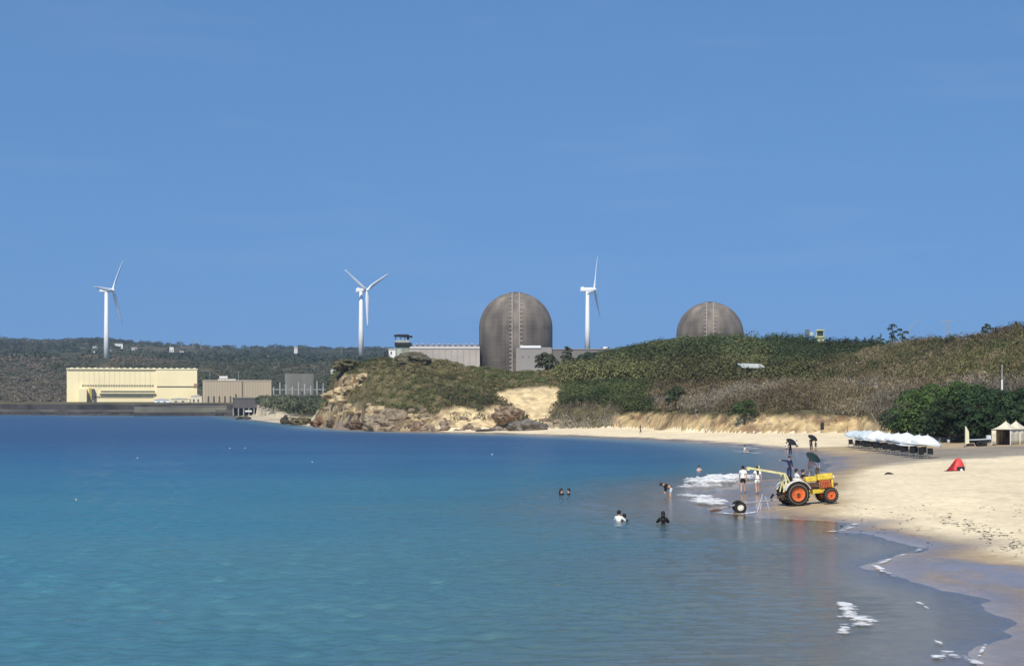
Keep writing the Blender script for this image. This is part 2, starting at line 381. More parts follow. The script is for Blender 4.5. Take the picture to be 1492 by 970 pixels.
# near hill: scrub soil, golden sand scarps, brown rock
HILL = attr_mat('hill_ground', .95, 0.55, .32, .9, .5)
u, q = sub(is_hill); X = GX.ravel()[u]; Y = GY.ravel()[u]; Z = GZ.ravel()[u]; px = CX+F*X/Y; row = HOR-(Z-CH)*F/Y
def pp(pts, soft=6, ns=1.0):
    P = pts; d = pdist(P, px, row, True); s = np.where(inside(P, px, row), d, -d)
    return smooth(-soft, soft, s+soft*2*ns*(fbm(X*.22, Y*.22+Z*.4, 4, 91)-.5))
soil = np.array([.115, .10, .05]); sand = np.array([.62, .48, .27]); rock = np.array([.25, .17, .10]); drk = np.array([.09, .075, .055])
SCARP = [(720, 574), (745, 567), (790, 562), (821, 567), (817, 584), (802, 600), (797, 615), (774, 615), (757, 602), (734, 586)]
GOLD = [(636, 630), (640, 600), (670, 592), (700, 598), (726, 590), (735, 600), (760, 612), (820, 618), (820, 632)]
CLIFF = [(440, 640), (455, 612), (478, 590), (484, 560), (503, 543), (532, 548), (528, 563), (505, 576), (505, 590), (540, 597), (600, 604), (640, 606), (640, 640)]
BLUFF = [(880, 640), (895, 606), (930, 601), (980, 604), (1050, 606), (1120, 604), (1200, 606), (1260, 608), (1300, 624), (1300, 650), (820, 650)]
ms = np.clip(pp(SCARP, 3, .6), 0, 1); mg = pp(GOLD, 6); mc = pp(CLIFF, 6); mb = pp(BLUFF, 3)
n1 = fbm(X*.45+Y*.1, Z*.55+Y*.15, 5, 61); n2 = fbm(X*1.1, Y*.6+Z*1.3, 3, 62)
c = np.tile(soil, (len(X), 1))*(0.7+.7*n1)[:, None]
rk = rock+(sand*.75-rock)*smooth(.42, .62, n1)[:, None]
rk = rk+(drk-rk)*smooth(.55, .7, n2)[:, None]*.6
c = c+(rk-c)*mc[:, None]
gd = rock*1.2+(sand-rock*1.2)*smooth(.3, .5, n1)[:, None]; c = c+(gd-c)*mg[:, None]; c = c+(gd*np.array([.78, .74, .68])*(.8+.4*n2)[:, None]-c)*mb[:, None]
c = c+(sand*(.9+.2*n2)[:, None]-c)*ms[:, None]
c = c*(.85+.3*n2)[:, None]
o = np_mesh('coastal_hill', np.stack([X, Y, Z], 1), q, HILL, c, 'POINT', True); tag(o, kind='structure')
# far land
u, q = sub(is_far); X = GX.ravel()[u]; Y = GY.ravel()[u]; Z = GZ.ravel()[u]; px = CX+F*X/Y; sd = SD.ravel()[u]
n1 = fbm(X*.01, Y*.004, 4, 63); n2 = fbm(X*.04, Y*.02, 3, 64)
ca = np.array([.052, .062, .034]); cb = np.array([.12, .105, .062])
c = ca+(cb-ca)*smooth(.45, .7, n1+.25*(n2-.5)+.25*smooth(1400, 1050, Y))[:, None]
cs = smooth(26, 12, sd)*(px > 345)*(sd > -1); c = c+(np.array([.55, .47, .33])-c)*cs[:, None]
o = np_mesh('distant_hills', np.stack([X, Y, Z], 1), q, attr_mat('far_ground', .95, .03, .3, .3, 2), c, 'POINT', True); tag(o, kind='structure')

# ------------------------------------------------------------------ the sea
wc = np.arange(-1000, 1700, 6.0); wr = np.concatenate([np.geomspace(12, 30, 60), np.geomspace(30.1, 260, 860), np.geomspace(261, 1130, 150)])
PX, DD = np.meshgrid(wc, wr); X = ((PX-CX)/F*DD).ravel(); Y = DD.ravel(); sd = sdist(X, Y)
dep = np.maximum(-Hxy(X, Y), 0); amp = smooth(0.05, .9, dep)*np.clip(1.25-Y/220, 0.12, 1)
z = np.zeros_like(X)
for k in range(26):
    lam = 0.38*1.07**k if k < 24 else 5.0*(k-22.6); th = R(rng.normal(93, 34 if k < 24 else 15)); kk = 2*math.pi/lam
    wl = (X+1.2*fbm(X*.1, Y*.1, 2, k))*math.cos(th)+(Y+1.2*fbm(X*.13+9, Y*.13, 2, k))*math.sin(th)
    fade = np.clip(1.6-Y*0.0085/lam, 0, 1)
    z += fade*(0.0105*lam**.9 if k < 24 else .0005*lam)*np.sin(kk*wl+rng.uniform(0, 6.3))*(0.4+1.2*vnoise(X*.15/lam**.5, Y*.15/lam**.5, k+70))
z = z*amp*(0.5+1.0*fbm(X*.05, Y*.05, 3, 71))
nr2, nc2 = PX.shape; idx = np.arange(nr2*nc2).reshape(nr2, nc2)
qq = np.stack([idx[:-1, :-1], idx[:-1, 1:], idx[1:, 1:], idx[1:, :-1]], -1).reshape(-1, 4)
keep = (sd[qq].max(1) > -1e9) & (sd[qq].min(1) < 3)
qq = qq[keep]; uu, inv = np.unique(qq, return_inverse=True)
def ramp(n, stops, x_out):
    r = n.nodes.new('ShaderNodeValToRGB'); e = r.color_ramp.elements
    while len(e) < len(stops): e.new(0.5)
    for i, (p, cc) in enumerate(stops): e[i].position = p; e[i].color = (*cc, 1)
    n.links.new(x_out, r.inputs[0]); return r.outputs[0]
def sea_material():
    m = bpy.data.materials.new('sea_water'); m.use_nodes = True; n = m.node_tree; L = n.links.new; out = n.nodes['Material Output']
    n.nodes.remove(n.nodes['Principled BSDF'])
    dp = n.nodes.new('ShaderNodeAttribute'); dp.attribute_name = 'depth'; of = n.nodes.new('ShaderNodeAttribute'); of.attribute_name = 'off'
    g = n.nodes.new('ShaderNodeNewGeometry')
    mp = n.nodes.new('ShaderNodeMapping'); mp.inputs['Scale'].default_value = (.5, 1, 1); L(g.outputs['Position'], mp.inputs[0])
    # patches of bottom and of ruffled water
    pn = n.nodes.new('ShaderNodeTexNoise'); pn.inputs['Scale'].default_value = .045; pn.inputs['Detail'].default_value = 5; L(mp.outputs[0], pn.inputs['Vector'])
    ad = n.nodes.new('ShaderNodeMath'); ad.operation = 'MULTIPLY_ADD'; L(pn.outputs[0], ad.inputs[0]); ad.inputs[1].default_value = .34; L(of.outputs['Fac'], ad.inputs[2])
    sbt = n.nodes.new('ShaderNodeMath'); sbt.operation = 'SUBTRACT'; L(ad.outputs[0], sbt.inputs[0]); sbt.inputs[1].default_value = .17
    col = ramp(n, SEA_RAMP, sbt.outputs[0])
    df = n.nodes.new('ShaderNodeBsdfDiffuse'); L(col, df.inputs['Color'])
    tr = n.nodes.new('ShaderNodeBsdfTransparent')
    ex = n.nodes.new('ShaderNodeMath'); ex.operation = 'MULTIPLY'; ex.inputs[1].default_value = -1.9; L(dp.outputs['Fac'], ex.inputs[0])
    ee = n.nodes.new('ShaderNodeMath'); ee.operation = 'EXPONENT'; L(ex.outputs[0], ee.inputs[0])
    mb = n.nodes.new('ShaderNodeMixShader'); L(ee.outputs[0], mb.inputs[0]); L(df.outputs[0], mb.inputs[1]); L(tr.outputs[0], mb.inputs[2])
    wn = n.nodes.new('ShaderNodeTexNoise'); wn.inputs['Scale'].default_value = 3.6; wn.inputs['Detail'].default_value = 5; wn.inputs['Roughness'].default_value = .62
    L(mp.outputs[0], wn.inputs['Vector'])
    bp = n.nodes.new('ShaderNodeBump'); bp.inputs['Distance'].default_value = .15
    bs = n.nodes.new('ShaderNodeMapRange'); bs.inputs[2].default_value = .8; bs.inputs[3].default_value = .05; bs.inputs[4].default_value = 1.0
    L(dp.outputs['Fac'], bs.inputs[0]); L(bs.outputs[0], bp.inputs['Strength']); L(wn.outputs[0], bp.inputs['Height'])
    gl = n.nodes.new('ShaderNodeBsdfGlossy'); ra = n.nodes.new('ShaderNodeAttribute'); ra.attribute_name = 'far'; L(ra.outputs['Fac'], gl.inputs['Roughness']); L(bp.outputs[0], gl.inputs['Normal'])
    fr = n.nodes.new('ShaderNodeFresnel'); fr.inputs['IOR'].default_value = 1.42; L(bp.outputs[0], fr.inputs['Normal'])
    fm = n.nodes.new('ShaderNodeMath'); fm.operation = 'MINIMUM'; L(fr.outputs[0], fm.inputs[0]); cpn = n.nodes.new('ShaderNodeMapRange'); cpn.inputs[1].default_value = .08; cpn.inputs[2].default_value = .34; cpn.inputs[3].default_value = .92; cpn.inputs[4].default_value = .36; L(ra.outputs['Fac'], cpn.inputs[0]); L(cpn.outputs[0], fm.inputs[1])
    mf = n.nodes.new('ShaderNodeMixShader'); L(fm.outputs[0], mf.inputs[0]); L(mb.outputs[0], mf.inputs[1]); L(gl.outputs[0], mf.inputs[2])
    L(mf.outputs[0], out.inputs['Surface']); return m
SEA_RAMP = [(0.0, (.23, .27, .22)), (.2, (.098, .208, .225)), (.42, (.050, .190, .255)), (.6, (.032, .150, .236)), (.8, (.016, .100, .205)), (1.0, (.009, .062, .155))]
# how far out over deep water (0 the shallows, 1 the deep blue of the bay)
off = smooth(0, 9, -sd)*.3+smooth(60, 210, Y)*.42+smooth(140, 330, Y)*.20-smooth(500, 900, Y)*.12+smooth(8, 40, -sd)*.1
off = off*smooth(0, 16, -sd)
o = np_mesh('sea', np.stack([X, Y, z], 1)[uu], inv.reshape(qq.shape), sea_material(), None, smooth=True, attrs={'depth': dep[uu], 'off': off[uu], 'far': (.08+.26*smooth(50, 330, Y))[uu]}); tag(o, kind='structure')

# ------------------------------------------------------------------ vegetation
LEAF = attr_mat('foliage', .85, .5, .22, 0)
def let_light_through(m, f):
    n = m.node_tree; b = n.nodes['Principled BSDF']; t = n.nodes.new('ShaderNodeBsdfTranslucent'); mx = n.nodes.new('ShaderNodeMixShader'); mx.inputs[0].default_value = f
    n.links.new(b.inputs['Base Color'].links[0].from_socket, t.inputs['Color']); n.links.new(b.outputs[0], mx.inputs[1]); n.links.new(t.outputs[0], mx.inputs[2]); n.links.new(mx.outputs[0], n.nodes['Material Output'].inputs['Surface'])
let_light_through(LEAF, .28)
for nd in LEAF.node_tree.nodes:
    if nd.bl_idname == 'ShaderNodeMapRange': nd.inputs[3].default_value = .98; nd.inputs[4].default_value = 1.5
def leaves(C, Rr, Col, nq, size, elong=1.0, up=0.25, jit=.20, seed=1, norm_mix=.86):
    g = np.random.default_rng(seed); N = len(C)
    d = g.normal(size=(N, nq, 3)); d /= np.linalg.norm(d, axis=2, keepdims=True)
    d[:, :, 2] = np.where(d[:, :, 2] < -.25, -d[:, :, 2], d[:, :, 2])
    lump = .62+.38*g.random((N, nq, 1))**.6
    p = C[:, None, :]+d*lump*Rr[:, None, :]
    nrm = d*norm_mix+g.normal(size=d.shape)*(1-norm_mix); nrm[:, :, 2] += up; nrm /= np.linalg.norm(nrm, axis=2, keepdims=True)
    a = np.cross(nrm, g.normal(size=d.shape)); a /= np.linalg.norm(a, axis=2, keepdims=True)
    if elong > 1:                                          # upright twigs
        z = np.array([0, 0, 1.]); a = z-nrm*nrm[:, :, 2:3]; a /= np.linalg.norm(a, axis=2, keepdims=True)+1e-6
        a = a+g.normal(size=a.shape)*.25
    b = np.cross(nrm, a); sz = size*(.6+.8*g.random((N, nq, 1)))*(Rr.mean(1)[:, None, None]/Rr.mean())**.5
    A = a*sz*elong*.5; B = b*sz*.5*(1.0 if elong == 1 else .55)
    k = g.uniform(.6, 1.1, (N, nq, 4, 1))
    V = np.stack([p-A*k[:, :, 0], p-B*k[:, :, 1], p+A*k[:, :, 2], p+B*k[:, :, 3]], 2).reshape(-1, 3)
    Q = np.arange(len(V)).reshape(-1, 4)
    cc = Col[:, None, :]*(1-jit/2+jit*g.random((N, nq, 1)))*(1+.045*g.normal(size=(N, nq, 3))*np.array([1, .5, .8]))
    return V, Q, np.clip(cc.reshape(-1, 3), .004, 1)
def merge(parts):
    V, Q, C, o = [], [], [], 0
    for v, q, c in parts: V.append(v); Q.append(q+o); C.append(c); o += len(v)
    return np.concatenate(V), np.concatenate(Q), np.concatenate(C)
def scatter(n, pxr, dr, seed):                             # even over the ground area
    g = np.random.default_rng(seed); px = g.uniform(*pxr, n); D = np.sqrt(g.uniform(dr[0]**2, dr[1]**2, n))
    X = (px-CX)/F*D; Z = Hxy(X, D); return X, D, Z, px, HOR-(Z-CH)*F/D
def inp(P, x, y): return inside(P, x, y)

# scrub on the near hill and headland
SHED_D = gat(1096, 552).y; TERR_D = gat(1277, 566).y
X, Y, Z, px, row = scatter(30000, (455, 1760), (205, 470), 11)
db = np.interp(px, TB[:, 0], TB[:, 1]); dr = np.interp(px, TB[:, 0], TB[:, 6]); g = np.random.default_rng(5)
ok = (Y > db+4) & (Y < dr+22) & (Z > 1.6)
wob = (fbm(X*.1, Y*.1, 3, 15)-.5)*26
pj, rj = px+wob, row+wob*.35
bare = inp(SCARP, px, row) | ((inp(GOLD, pj, rj) | inp(CLIFF, px+wob*.3, row)) & (g.random(len(px)) > .10)) | (inp(BLUFF, pj, rj) & (row > 603) & (g.random(len(px)) > .2))
ok &= ~bare
ok &= ~((np.abs(px-1096) < 26) & (row < 566) & (Y < SHED_D+1) & (Y > SHED_D-13)) & ~((np.abs(px-1277) < 42) & (Y < TERR_D) & (Y > TERR_D-7))
X, Y, Z, px, row, pj, rj, db, dr, wob = [a[ok] for a in (X, Y, Z, px, row, pj, rj, db, dr, wob)]
n = len(X); t = fbm(X*.07, Y*.07, 4, 16); t2 = g.random(n)
green = np.array([.088, .103, .040]); dkg = np.array([.046, .060, .027]); olive = np.array([.148, .133, .060]); brown = np.array([.182, .145, .085]); grey = np.array([.205, .176, .132])
col = np.tile(olive, (n, 1)); rad = np.full(n, .75); hh = np.full(n, .5); kind = np.zeros(n, int)
head = (pj < 815)
wood = (pj >= 815) & (pj < 1175) & (rj < 563)
brn = (pj >= 1175) & (rj < 575)
mid = (pj >= 950) & (rj >= 563)
edgeg = (pj >= 815) & (pj < 950) & (rj >= 563)
mixc = lambda a, b, f: a[None, :]+(b-a)[None, :]*np.clip(f, 0, 1)[:, None]
col[head] = mixc(olive*.92, green, smooth(.42, .6, t))[head]; sel = head & (t2 > .86); col[sel] = brown
sel = head & (px > 640) & (px < 835) & (rj > 570); col[sel] = mixc(dkg*1.3, brown*.7, t2)[sel]; rad[sel] = 1.1; hh[sel] = .9
col[wood] = mixc(dkg, green*1.05, smooth(.35, .65, t)+.25*(t2-.5))[wood]; rad[wood] = 2.0+1.0*t2[wood]; hh[wood] = 1.9+2.3*(smooth(.4, .7, fbm(X*.09, Y*.09, 3, 18))*t2*smooth(0, 30, dr-Y))[wood]
bg_ = wood & (t2 < .13) & (dr-Y > 12); rad[bg_] = 3.3; hh[bg_] = 3.6; col[bg_] = mixc(dkg, green, 4*t2+.1)[bg_]
sel = wood & (t2 > .94); col[sel] = olive*.8; lowm = wood & (rj > 540); col[lowm] = mixc(green, olive, .3+.5*t)[lowm]
col[brn] = mixc(brown, olive*.85, smooth(.45, .65, t)+.3*(t2-.5))[brn]; rad[brn] = 1.25+.6*t2[brn]; hh[brn] = 1.5+.9*t2[brn]; kind[brn] = 1
sel = brn & (t2 < .07); col[sel] = (green*.75); rad[sel] = 2.1; hh[sel] = 2.3; kind[sel] = 0
col[mid] = mixc(grey, brown*.9, smooth(.35, .65, t))[mid]; rad[mid] = 1.1+.5*t2[mid]; hh[mid] = 1.5+.6*t2[mid]; kind[mid] = 1
col[edgeg] = mixc(dkg, green, smooth(.4, .6, t))[edgeg]; rad[edgeg] = 1.4+.8*t2[edgeg]; hh[edgeg] = 1.2+.7*t2[edgeg]
# dark conifers crowding the top behind the brown slope
back = (pj >= 1120) & (px < 1335) & (row+wob*.25 < np.interp(px, [1120, 1180, 1230, 1290, 1335], [560, 541, 531, 514, 503])); col[back] = (dkg[None, :]*(.8+.5*t[:, None]))[back]; rad[back] = 1.7; hh[back] = (1.6+1.6*t2)[back]; kind[back] = 0
dd = (px > 786) & (px < 908) & (rj > 592); col[dd] = mixc(grey, brown, t2)[dd]; rad[dd] = .8; hh[dd] = 1.1; kind[dd] = 1; back |= dd
s3 = (inp(BLUFF, pj, rj) & (row > 603)); col[s3] = mixc(brown, olive, t2)[s3]; rad[s3] = .55+.4*t2[s3]; hh[s3] = .6+.4*t2[s3]; kind[s3] = 1
thin = np.where(wood | back, .5, np.where(head, 1.0, .8)); keep = g.random(n) < thin
X, Y, Z, col, rad, hh, kind, head, wood = [a[keep] for a in (X, Y, Z, col, rad, hh, kind, head, wood)]
col = col*(.70+.6*g.random((len(X), 1)))*(.72+.56*smooth(.3, .7, fbm(X*.05, Y*.03, 4, 88)))[:, None]
def veg(sel, name, nq, size, elong, label, seed, zf=.45):
    C = np.stack([X, Y, Z+hh*zf], 1)[sel]; Rr = np.stack([rad, rad, hh], 1)[sel]
    v, q, c = leaves(C, Rr, col[sel], nq, size, elong, seed=seed)
    o = np_mesh(name, v, q, LEAF, c); tag(o, label, 'shrubs', kind='stuff'); return o
veg((kind == 0) & head, 'headland_scrub', 44, .28, 1.0, 'low olive scrub covering the rocky headland left of the sand scarp', 21)
veg((kind == 0) & ~head, 'woodland', 100, .42, 1.0, 'dense dark green woodland covering the hill before the two domes', 22)
veg(kind == 1, 'dry_thicket', 66, .25, 2.0, 'dry brown twiggy thicket on the slope above the sand bluff', 23)

# woods and fields of the far hills
parts = []
for n, pr, dr_, sz, c1, c2, s in ((5200, (-500, 760), (1080, 1480), 3.4, (.082, .09, .055), (.16, .135, .10), 31), (6500, (-500, 900), (1480, 3150), 6.0, (.055, .072, .048), (.085, .092, .062), 32)):
    X, Y, Z, px, row = scatter(n, pr, dr_, s); g = np.random.default_rng(s+5)
    t = fbm(X*.006, Y*.003, 4, s); keep = (Z > 4) & (g.random(n) < smooth(.3, .5, t)*.85+.15) & ~((px > 90) & (px < 480) & (Y < 1110))
    keep &= ~((np.abs(px-155) < 9) & (Y > 1330) & (Y < 1460))
    X, Y, Z, t, px = X[keep], Y[keep], Z[keep], t[keep], px[keep]; k = len(X)
    f = smooth(.45, .62, fbm(X*.012, Y*.008, 3, s+2)+.15*(g.random(k)-.5))*np.where(px < 330, 1, .35)
    cc = np.array(c1)[None]+(np.array(c2)-np.array(c1))[None]*f[:, None]
    r = sz*(.6+.7*g.random(k)); hz = r*(.45+.4*g.random(k))
    parts.append(leaves(np.stack([X, Y, Z+hz*.3], 1), np.stack([r, r, hz], 1), cc*(.75+.5*g.random((k, 1))), 46, sz*.36, seed=s))
v, q, c = merge(parts); o = np_mesh('hillside_wood', v, q, LEAF, c); tag(o, 'dark green wood spread over the distant low hills', 'woods', kind='stuff')
# bushes of the cove behind the little beach
X, Y, Z, px, row = scatter(1500, (375, 486), (500, 860), 41); k = (Z > 1.3); X, Y, Z = X[k], Y[k], Z[k]; g = np.random.default_rng(4)
r = 2.0+2.0*g.random(len(X)); f = g.random((len(X), 1))
v, q, c = leaves(np.stack([X, Y, Z+r*.6], 1), np.stack([r, r, r*.95], 1), np.array([[.075, .088, .05]])*(.7+.6*f)+np.array([[.07, .06, .04]])*(f > .7), 44, .9, seed=42)
o = np_mesh('cove_bushes', v, q, LEAF, c); tag(o, 'grey green bushes behind the small sandy cove left of the headland', 'shrubs', kind='stuff')

BARK = mat('bark', (.10, .075, .055), .9, .3, 3, .5)
def tree(name, px, D, top_row, width_px, label, cat='tree', group=None, color=(.035, .052, .024), nq=900, shape='round', base=None, size=.42, seed=1, lumps=9):
    X = (px-CX)/F*D; zb = H1(X, D) if base is None else base; top = CH+(HOR-top_row)/F*D; h = top-zb; wdt = width_px/F*D/2
    t = empty(name, (X, D, zb)); tag(t, label, cat, group); g = np.random.default_rng(seed)
    th = h*.95; lean = g.normal(0, .04, 2)*h; m = MB()
    pts = [Vector((lean[0]*f*f, lean[1]*f*f, h*f*.92)) for f in (0, .25, .5, .75, 1)]
    r0 = max(.07, h*.028); m.path(pts, [r0, r0*.8, r0*.6, r0*.4, r0*.15], 7)
    C, Rr = [], []
    for i in range(lumps):
        f = (i+.5)/lumps; a = i*2.4+g.uniform(0, 1)
        if shape == 'round': zc = h*(.16+.72*f) if lumps > 10 else h*(.34+.54*f); rr = wdt*math.sqrt(max(.15, 1-((f-.4)/.72)**2))
        elif shape == 'cone': zc = h*(.22+.74*f); rr = wdt*(1-f*.85)
        else: zc = h*(.3+.6*f); rr = wdt*(.6+.4*g.random())
        off = rr*.55; c = Vector((math.cos(a)*off+lean[0]*f, math.sin(a)*off+lean[1]*f, zc)); lr = rr*g.uniform(.42, .62)
        C.append(c); Rr.append((lr, lr, lr*(.62 if shape != 'cone' else .5)))
        p0 = pts[0].lerp(pts[-1], min(.9, max(.15, (zc/h)-.15))); m.tube(p0, c, r0*.35, r0*.12, 5)
    m.build('trunk', BARK, t)
    Cc = np.array([tuple(c) for c in C]); Rr = np.array(Rr)
    cc = np.array(color)[None]*np.array([[1.5, 1.4, 1.4]])*(.8+.4*g.random((lumps, 1)))
    v, q, c = leaves(Cc, Rr, cc, max(30, nq//lumps), size, seed=seed+3, jit=.6)
    np_mesh('crown', v, q, LEAF, c, parent=t); return t
# trees one can pick out
sk = [(1131, 488, 14), (1146, 487, 12), (1158, 490, 13), (1170, 491, 12), (1209, 490, 14), (1222, 493, 12), (1234, 491, 13), (1247, 489, 14), (1260, 490, 13), (1272, 487, 16), (1284, 484, 15)]
for i, (px, r, wd) in enumerate(sk):
    tree('conifer', px, 433-i*1.2, r, wd*1.5, f'dark narrow skyline tree, {ORD[i]} from the left in the row around the lookout', 'tree',
         'dark trees along the skyline', (.030, .044, .026), 420, 'cone', seed=50+i, size=.5)
tree('ragged_tree', 1300, 420, 469, 26, 'tall ragged dark tree rising highest on the skyline right of the lookout', color=(.03, .045, .026), nq=420, shape='ragged', seed=71, lumps=8)
tree('ragged_tree', 1316, 418, 474, 22, 'dark tree with rounded top just right of the tallest ragged tree', color=(.03, .045, .026), nq=420, shape='ragged', seed=72, lumps=7)
tree('round_tree', 1439, 340, 467, 20, 'small dark round tree standing alone on the brown ridge at right', color=(.03, .045, .022), nq=500, seed=73)
tree('round_tree', 1466, 334, 472, 16, 'smaller brownish tree on the ridge right of the lone round tree', color=(.07, .065, .035), nq=350, seed=74)
tree('round_tree', 1386, 350, 487, 20, 'low dark tree on the ridge beside the pale pylon', color=(.04, .052, .03), nq=350, seed=75)
tree('round_tree', 1481, 330, 468, 18, 'brown twiggy tree at the right end of the ridge', color=(.10, .08, .05), nq=350, seed=76)
tree('round_tree', 827, 436, 500, 20, 'dark green tree right of the large dome in front of the grey wall', color=(.045, .055, .035), lumps=13, nq=1600, seed=77, size=.5)
tree('round_tree', 795, 440, 512, 34, 'spreading dark green tree at the foot of the large dome', color=(.045, .055, .03), lumps=13, nq=1700, seed=78, size=.5)
tree('round_tree', 856, 440, 513, 36, 'wide dark tree below the third wind turbine', color=(.032, .046, .028), lumps=13, nq=1800, seed=79, size=.5)
tree('round_tree', 878, 380, 566, 46, 'dark bushy green tree right of the yellow sand scarp', color=(.032, .05, .018), nq=900, seed=80, size=.5)
tree('windswept_tree', 984, 332, 562, 42, 'dark windswept pine standing at the edge above the sand bluff', color=(.025, .042, .018), nq=800, shape='ragged', seed=81)
tree('bushy_tree', 1084, 297, 580, 46, 'dark green bushy tree hanging down over the middle of the sand bluff', color=(.03, .048, .018), nq=800, seed=82)
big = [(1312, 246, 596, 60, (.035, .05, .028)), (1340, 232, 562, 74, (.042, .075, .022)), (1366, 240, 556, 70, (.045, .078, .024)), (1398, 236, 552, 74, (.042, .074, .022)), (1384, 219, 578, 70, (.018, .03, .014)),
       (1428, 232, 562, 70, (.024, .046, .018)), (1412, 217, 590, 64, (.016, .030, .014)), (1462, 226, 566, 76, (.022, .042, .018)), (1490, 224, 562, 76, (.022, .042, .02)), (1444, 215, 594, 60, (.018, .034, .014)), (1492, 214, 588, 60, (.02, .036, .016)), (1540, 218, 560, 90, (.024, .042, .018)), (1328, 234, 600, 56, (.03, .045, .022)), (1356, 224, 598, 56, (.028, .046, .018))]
bl = ['greyish low tree at the left end of the dark grove behind the white umbrellas', 'bright green tree rising at the left of the dark grove', 'bright green tree at the middle top of the grove', 'bright green tree topping the grove left of the banner',
      'very dark tree between the bright green crowns and the low wall', 'mid green tree above the cream banner', 'almost black tree low behind the cream banner', 'dark tree above the left side of the cream marquee', 'dark tree above the right side of the cream marquee',
      'low dark tree between banner and marquee', 'low dark tree right behind the marquee roof', 'dark tree cut by the right edge of the photo', 'low olive bush tree behind the far end of the white umbrellas', 'low dark green tree behind the white umbrellas']
for i, (px, D, r, wd, c) in enumerate(big):
    tree('broadleaf_tree', px, D, r, wd*1.15, bl[i], 'tree', 'trees of the dark grove behind the beach', c, 2300, 'round', seed=100+i, size=.36, lumps=13)

# ------------------------------------------------------------------ far structures
def site(name, px, row, D, label, cat, group=None, sink=0):
    p = P3(px, row, D); e = empty(name, p, math.atan2(-p.x, p.y)); tag(e, label, cat, group)
    e['s'] = 0; del e['s']; return e, D*math.cos(math.atan2(p.x, p.y))/F, D/F
CREAM = mat('cream_wall', (.86, .745, .45), .8, .06, .06); CREAM2 = mat('cream_trim', (.86, .78, .54), .8, .05, .2)
WIN = mat('dark_window', (.10, .095, .075), .4, .2, .5); BEIGE = mat('beige_wall', (.46, .385, .27), .85, .12, .05, streak=(1, 1, .1))
CONC = mat('weathered_concrete', (.30, .275, .245), .9, .22, .05, streak=(1, 1, .18)); PALEC = mat('pale_concrete', (.44, .39, .34), .9, .15, .08)
DARKC = mat('dark_stone', (.055, .05, .048), .95, .45, .12, .4); GREYC = mat('grey_concrete', (.17, .165, .14), .9, .3, .08)
WHITE = mat('white_paint', (.80, .80, .78), .45, .03, .5); WHITEH = mat('white_house', (.62, .60, .56), .7, .1, .2)
STEEL = mat('grey_steel', (.25, .26, .26), .6, .2, 1)

# yellow pump house
e, s, v = site('pump_house', 193, 585.5, 1020, 'long cream yellow industrial building with window strips on the sea wall', 'building')
X0, X1, XM = -95*s, 95*s, 35*s
MB().box(X0, XM-.01, .6, 24, 0, 47.5*v).build('main_wall', CREAM, e); MB().box(XM, X1, 0, 24, 0, 47.5*v).build('end_block', CREAM, e)
r = MB().box(X0-.3, XM-.05, .1, 24.3, 47.6*v, 49*v); r.box(XM-.03, X1+.3, -.4, 24.3, 47.6*v, 48.9*v)
for k in range(22): r.box(X0+2+k*3.4, X0+3.4+k*3.4, 2, 4, 49*v, 49.9*v)
r.build('roof', CREAM2, e)
MB().box(X0+.4, XM-.4, .35, .6, 45.2*v, 46.3*v).build('eave_shade_strip', mat('eave_shade_tan', (.3, .25, .14), .8), e)  # darker cream strip painted as the shade below the roof edge
w = MB()
for k in range(15): x = X0+17*s+k*7.4*s; w.box(x, x+.16, .5, .62, 20*v, 45*v)
w.build('wall_seams', mat('seam', (.58, .48, .28), .8), e)
for rr, hgt in ((22.4, 2.6), (6.0, 2.6)):
    for k in range(28):
        x = X0+(22 if rr > 10 else 36)*s+k*((105 if rr > 10 else 90)/28)*s
        o = MB().box(x, x+1.0, .45, .6, rr*v, (rr+hgt)*v).build('window', WIN, e)
        MB().box(x+.42, x+.56, .38, .45, rr*v, (rr+hgt)*v).build('mullion', CREAM2, o)
MB().box(-48*s, 34*s, -1.2, .6, 12.4*v, 13.6*v).build('canopy', CREAM2, e); MB().box(-46*s, 33*s, .4, .6, 14.2*v, 16.2*v).build('window_band', WIN, e)
MB().box(36*s, 93*s, -.1, 0, 21.5*v, 23.2*v).build('window_band', WIN, e)
a = MB().box(-78*s, -66*s, -5, .6, 0, 19*v).build('annex', CREAM, e); MB().box(-58*s, -55*s, -2, .6, 4*v, 19*v).build('stair_tower', WIN, e)
MB().box(-63*s, -59*s, -.5, .6, 3*v, 20*v).build('door_recess', mat('ochre', (.5, .38, .12), .8), e)
MB().box(84*s, 95*s, -.6, 0, 2*v, 4.5*v).build('window_band', WIN, e); MB().box(90*s, 95.5*s, -.5, 0, 22*v, 27*v).build('vent_box', mat('rust_wall', (.35, .22, .15), .8), e)
for px_, wd, hh_, c, lb in ((236, 22, 6, (.72, .75, .78), 'pale blue white low shed at the foot of the yellow building'), (262, 26, 7, (.66, .60, .45), 'low cream shed below the end block of the yellow building'), (286, 16, 11, (.70, .63, .48), 'small white annex between the yellow and the beige building')):
    e2, s2, v2 = site('low_shed', px_, 588, 1000, lb, 'shed')
    MB().box(-wd/2*s2, wd/2*s2, 0, 6, 0, hh_*v2).build('wall', mat('shed%d' % px_, c, .8, .1), e2); MB().prism([(-wd/2*s2-.3, hh_*v2+.02), (wd/2*s2+.3, hh_*v2+.02), (0, hh_*v2+.9)], -.3, 6.3).build('roof', WHITEH, e2)
    for k in (-.3, .1): MB().box(k*wd*s2, (k+.15)*wd*s2, -.12, 0, 1, hh_*v2*.6).build('window', WIN, e2)

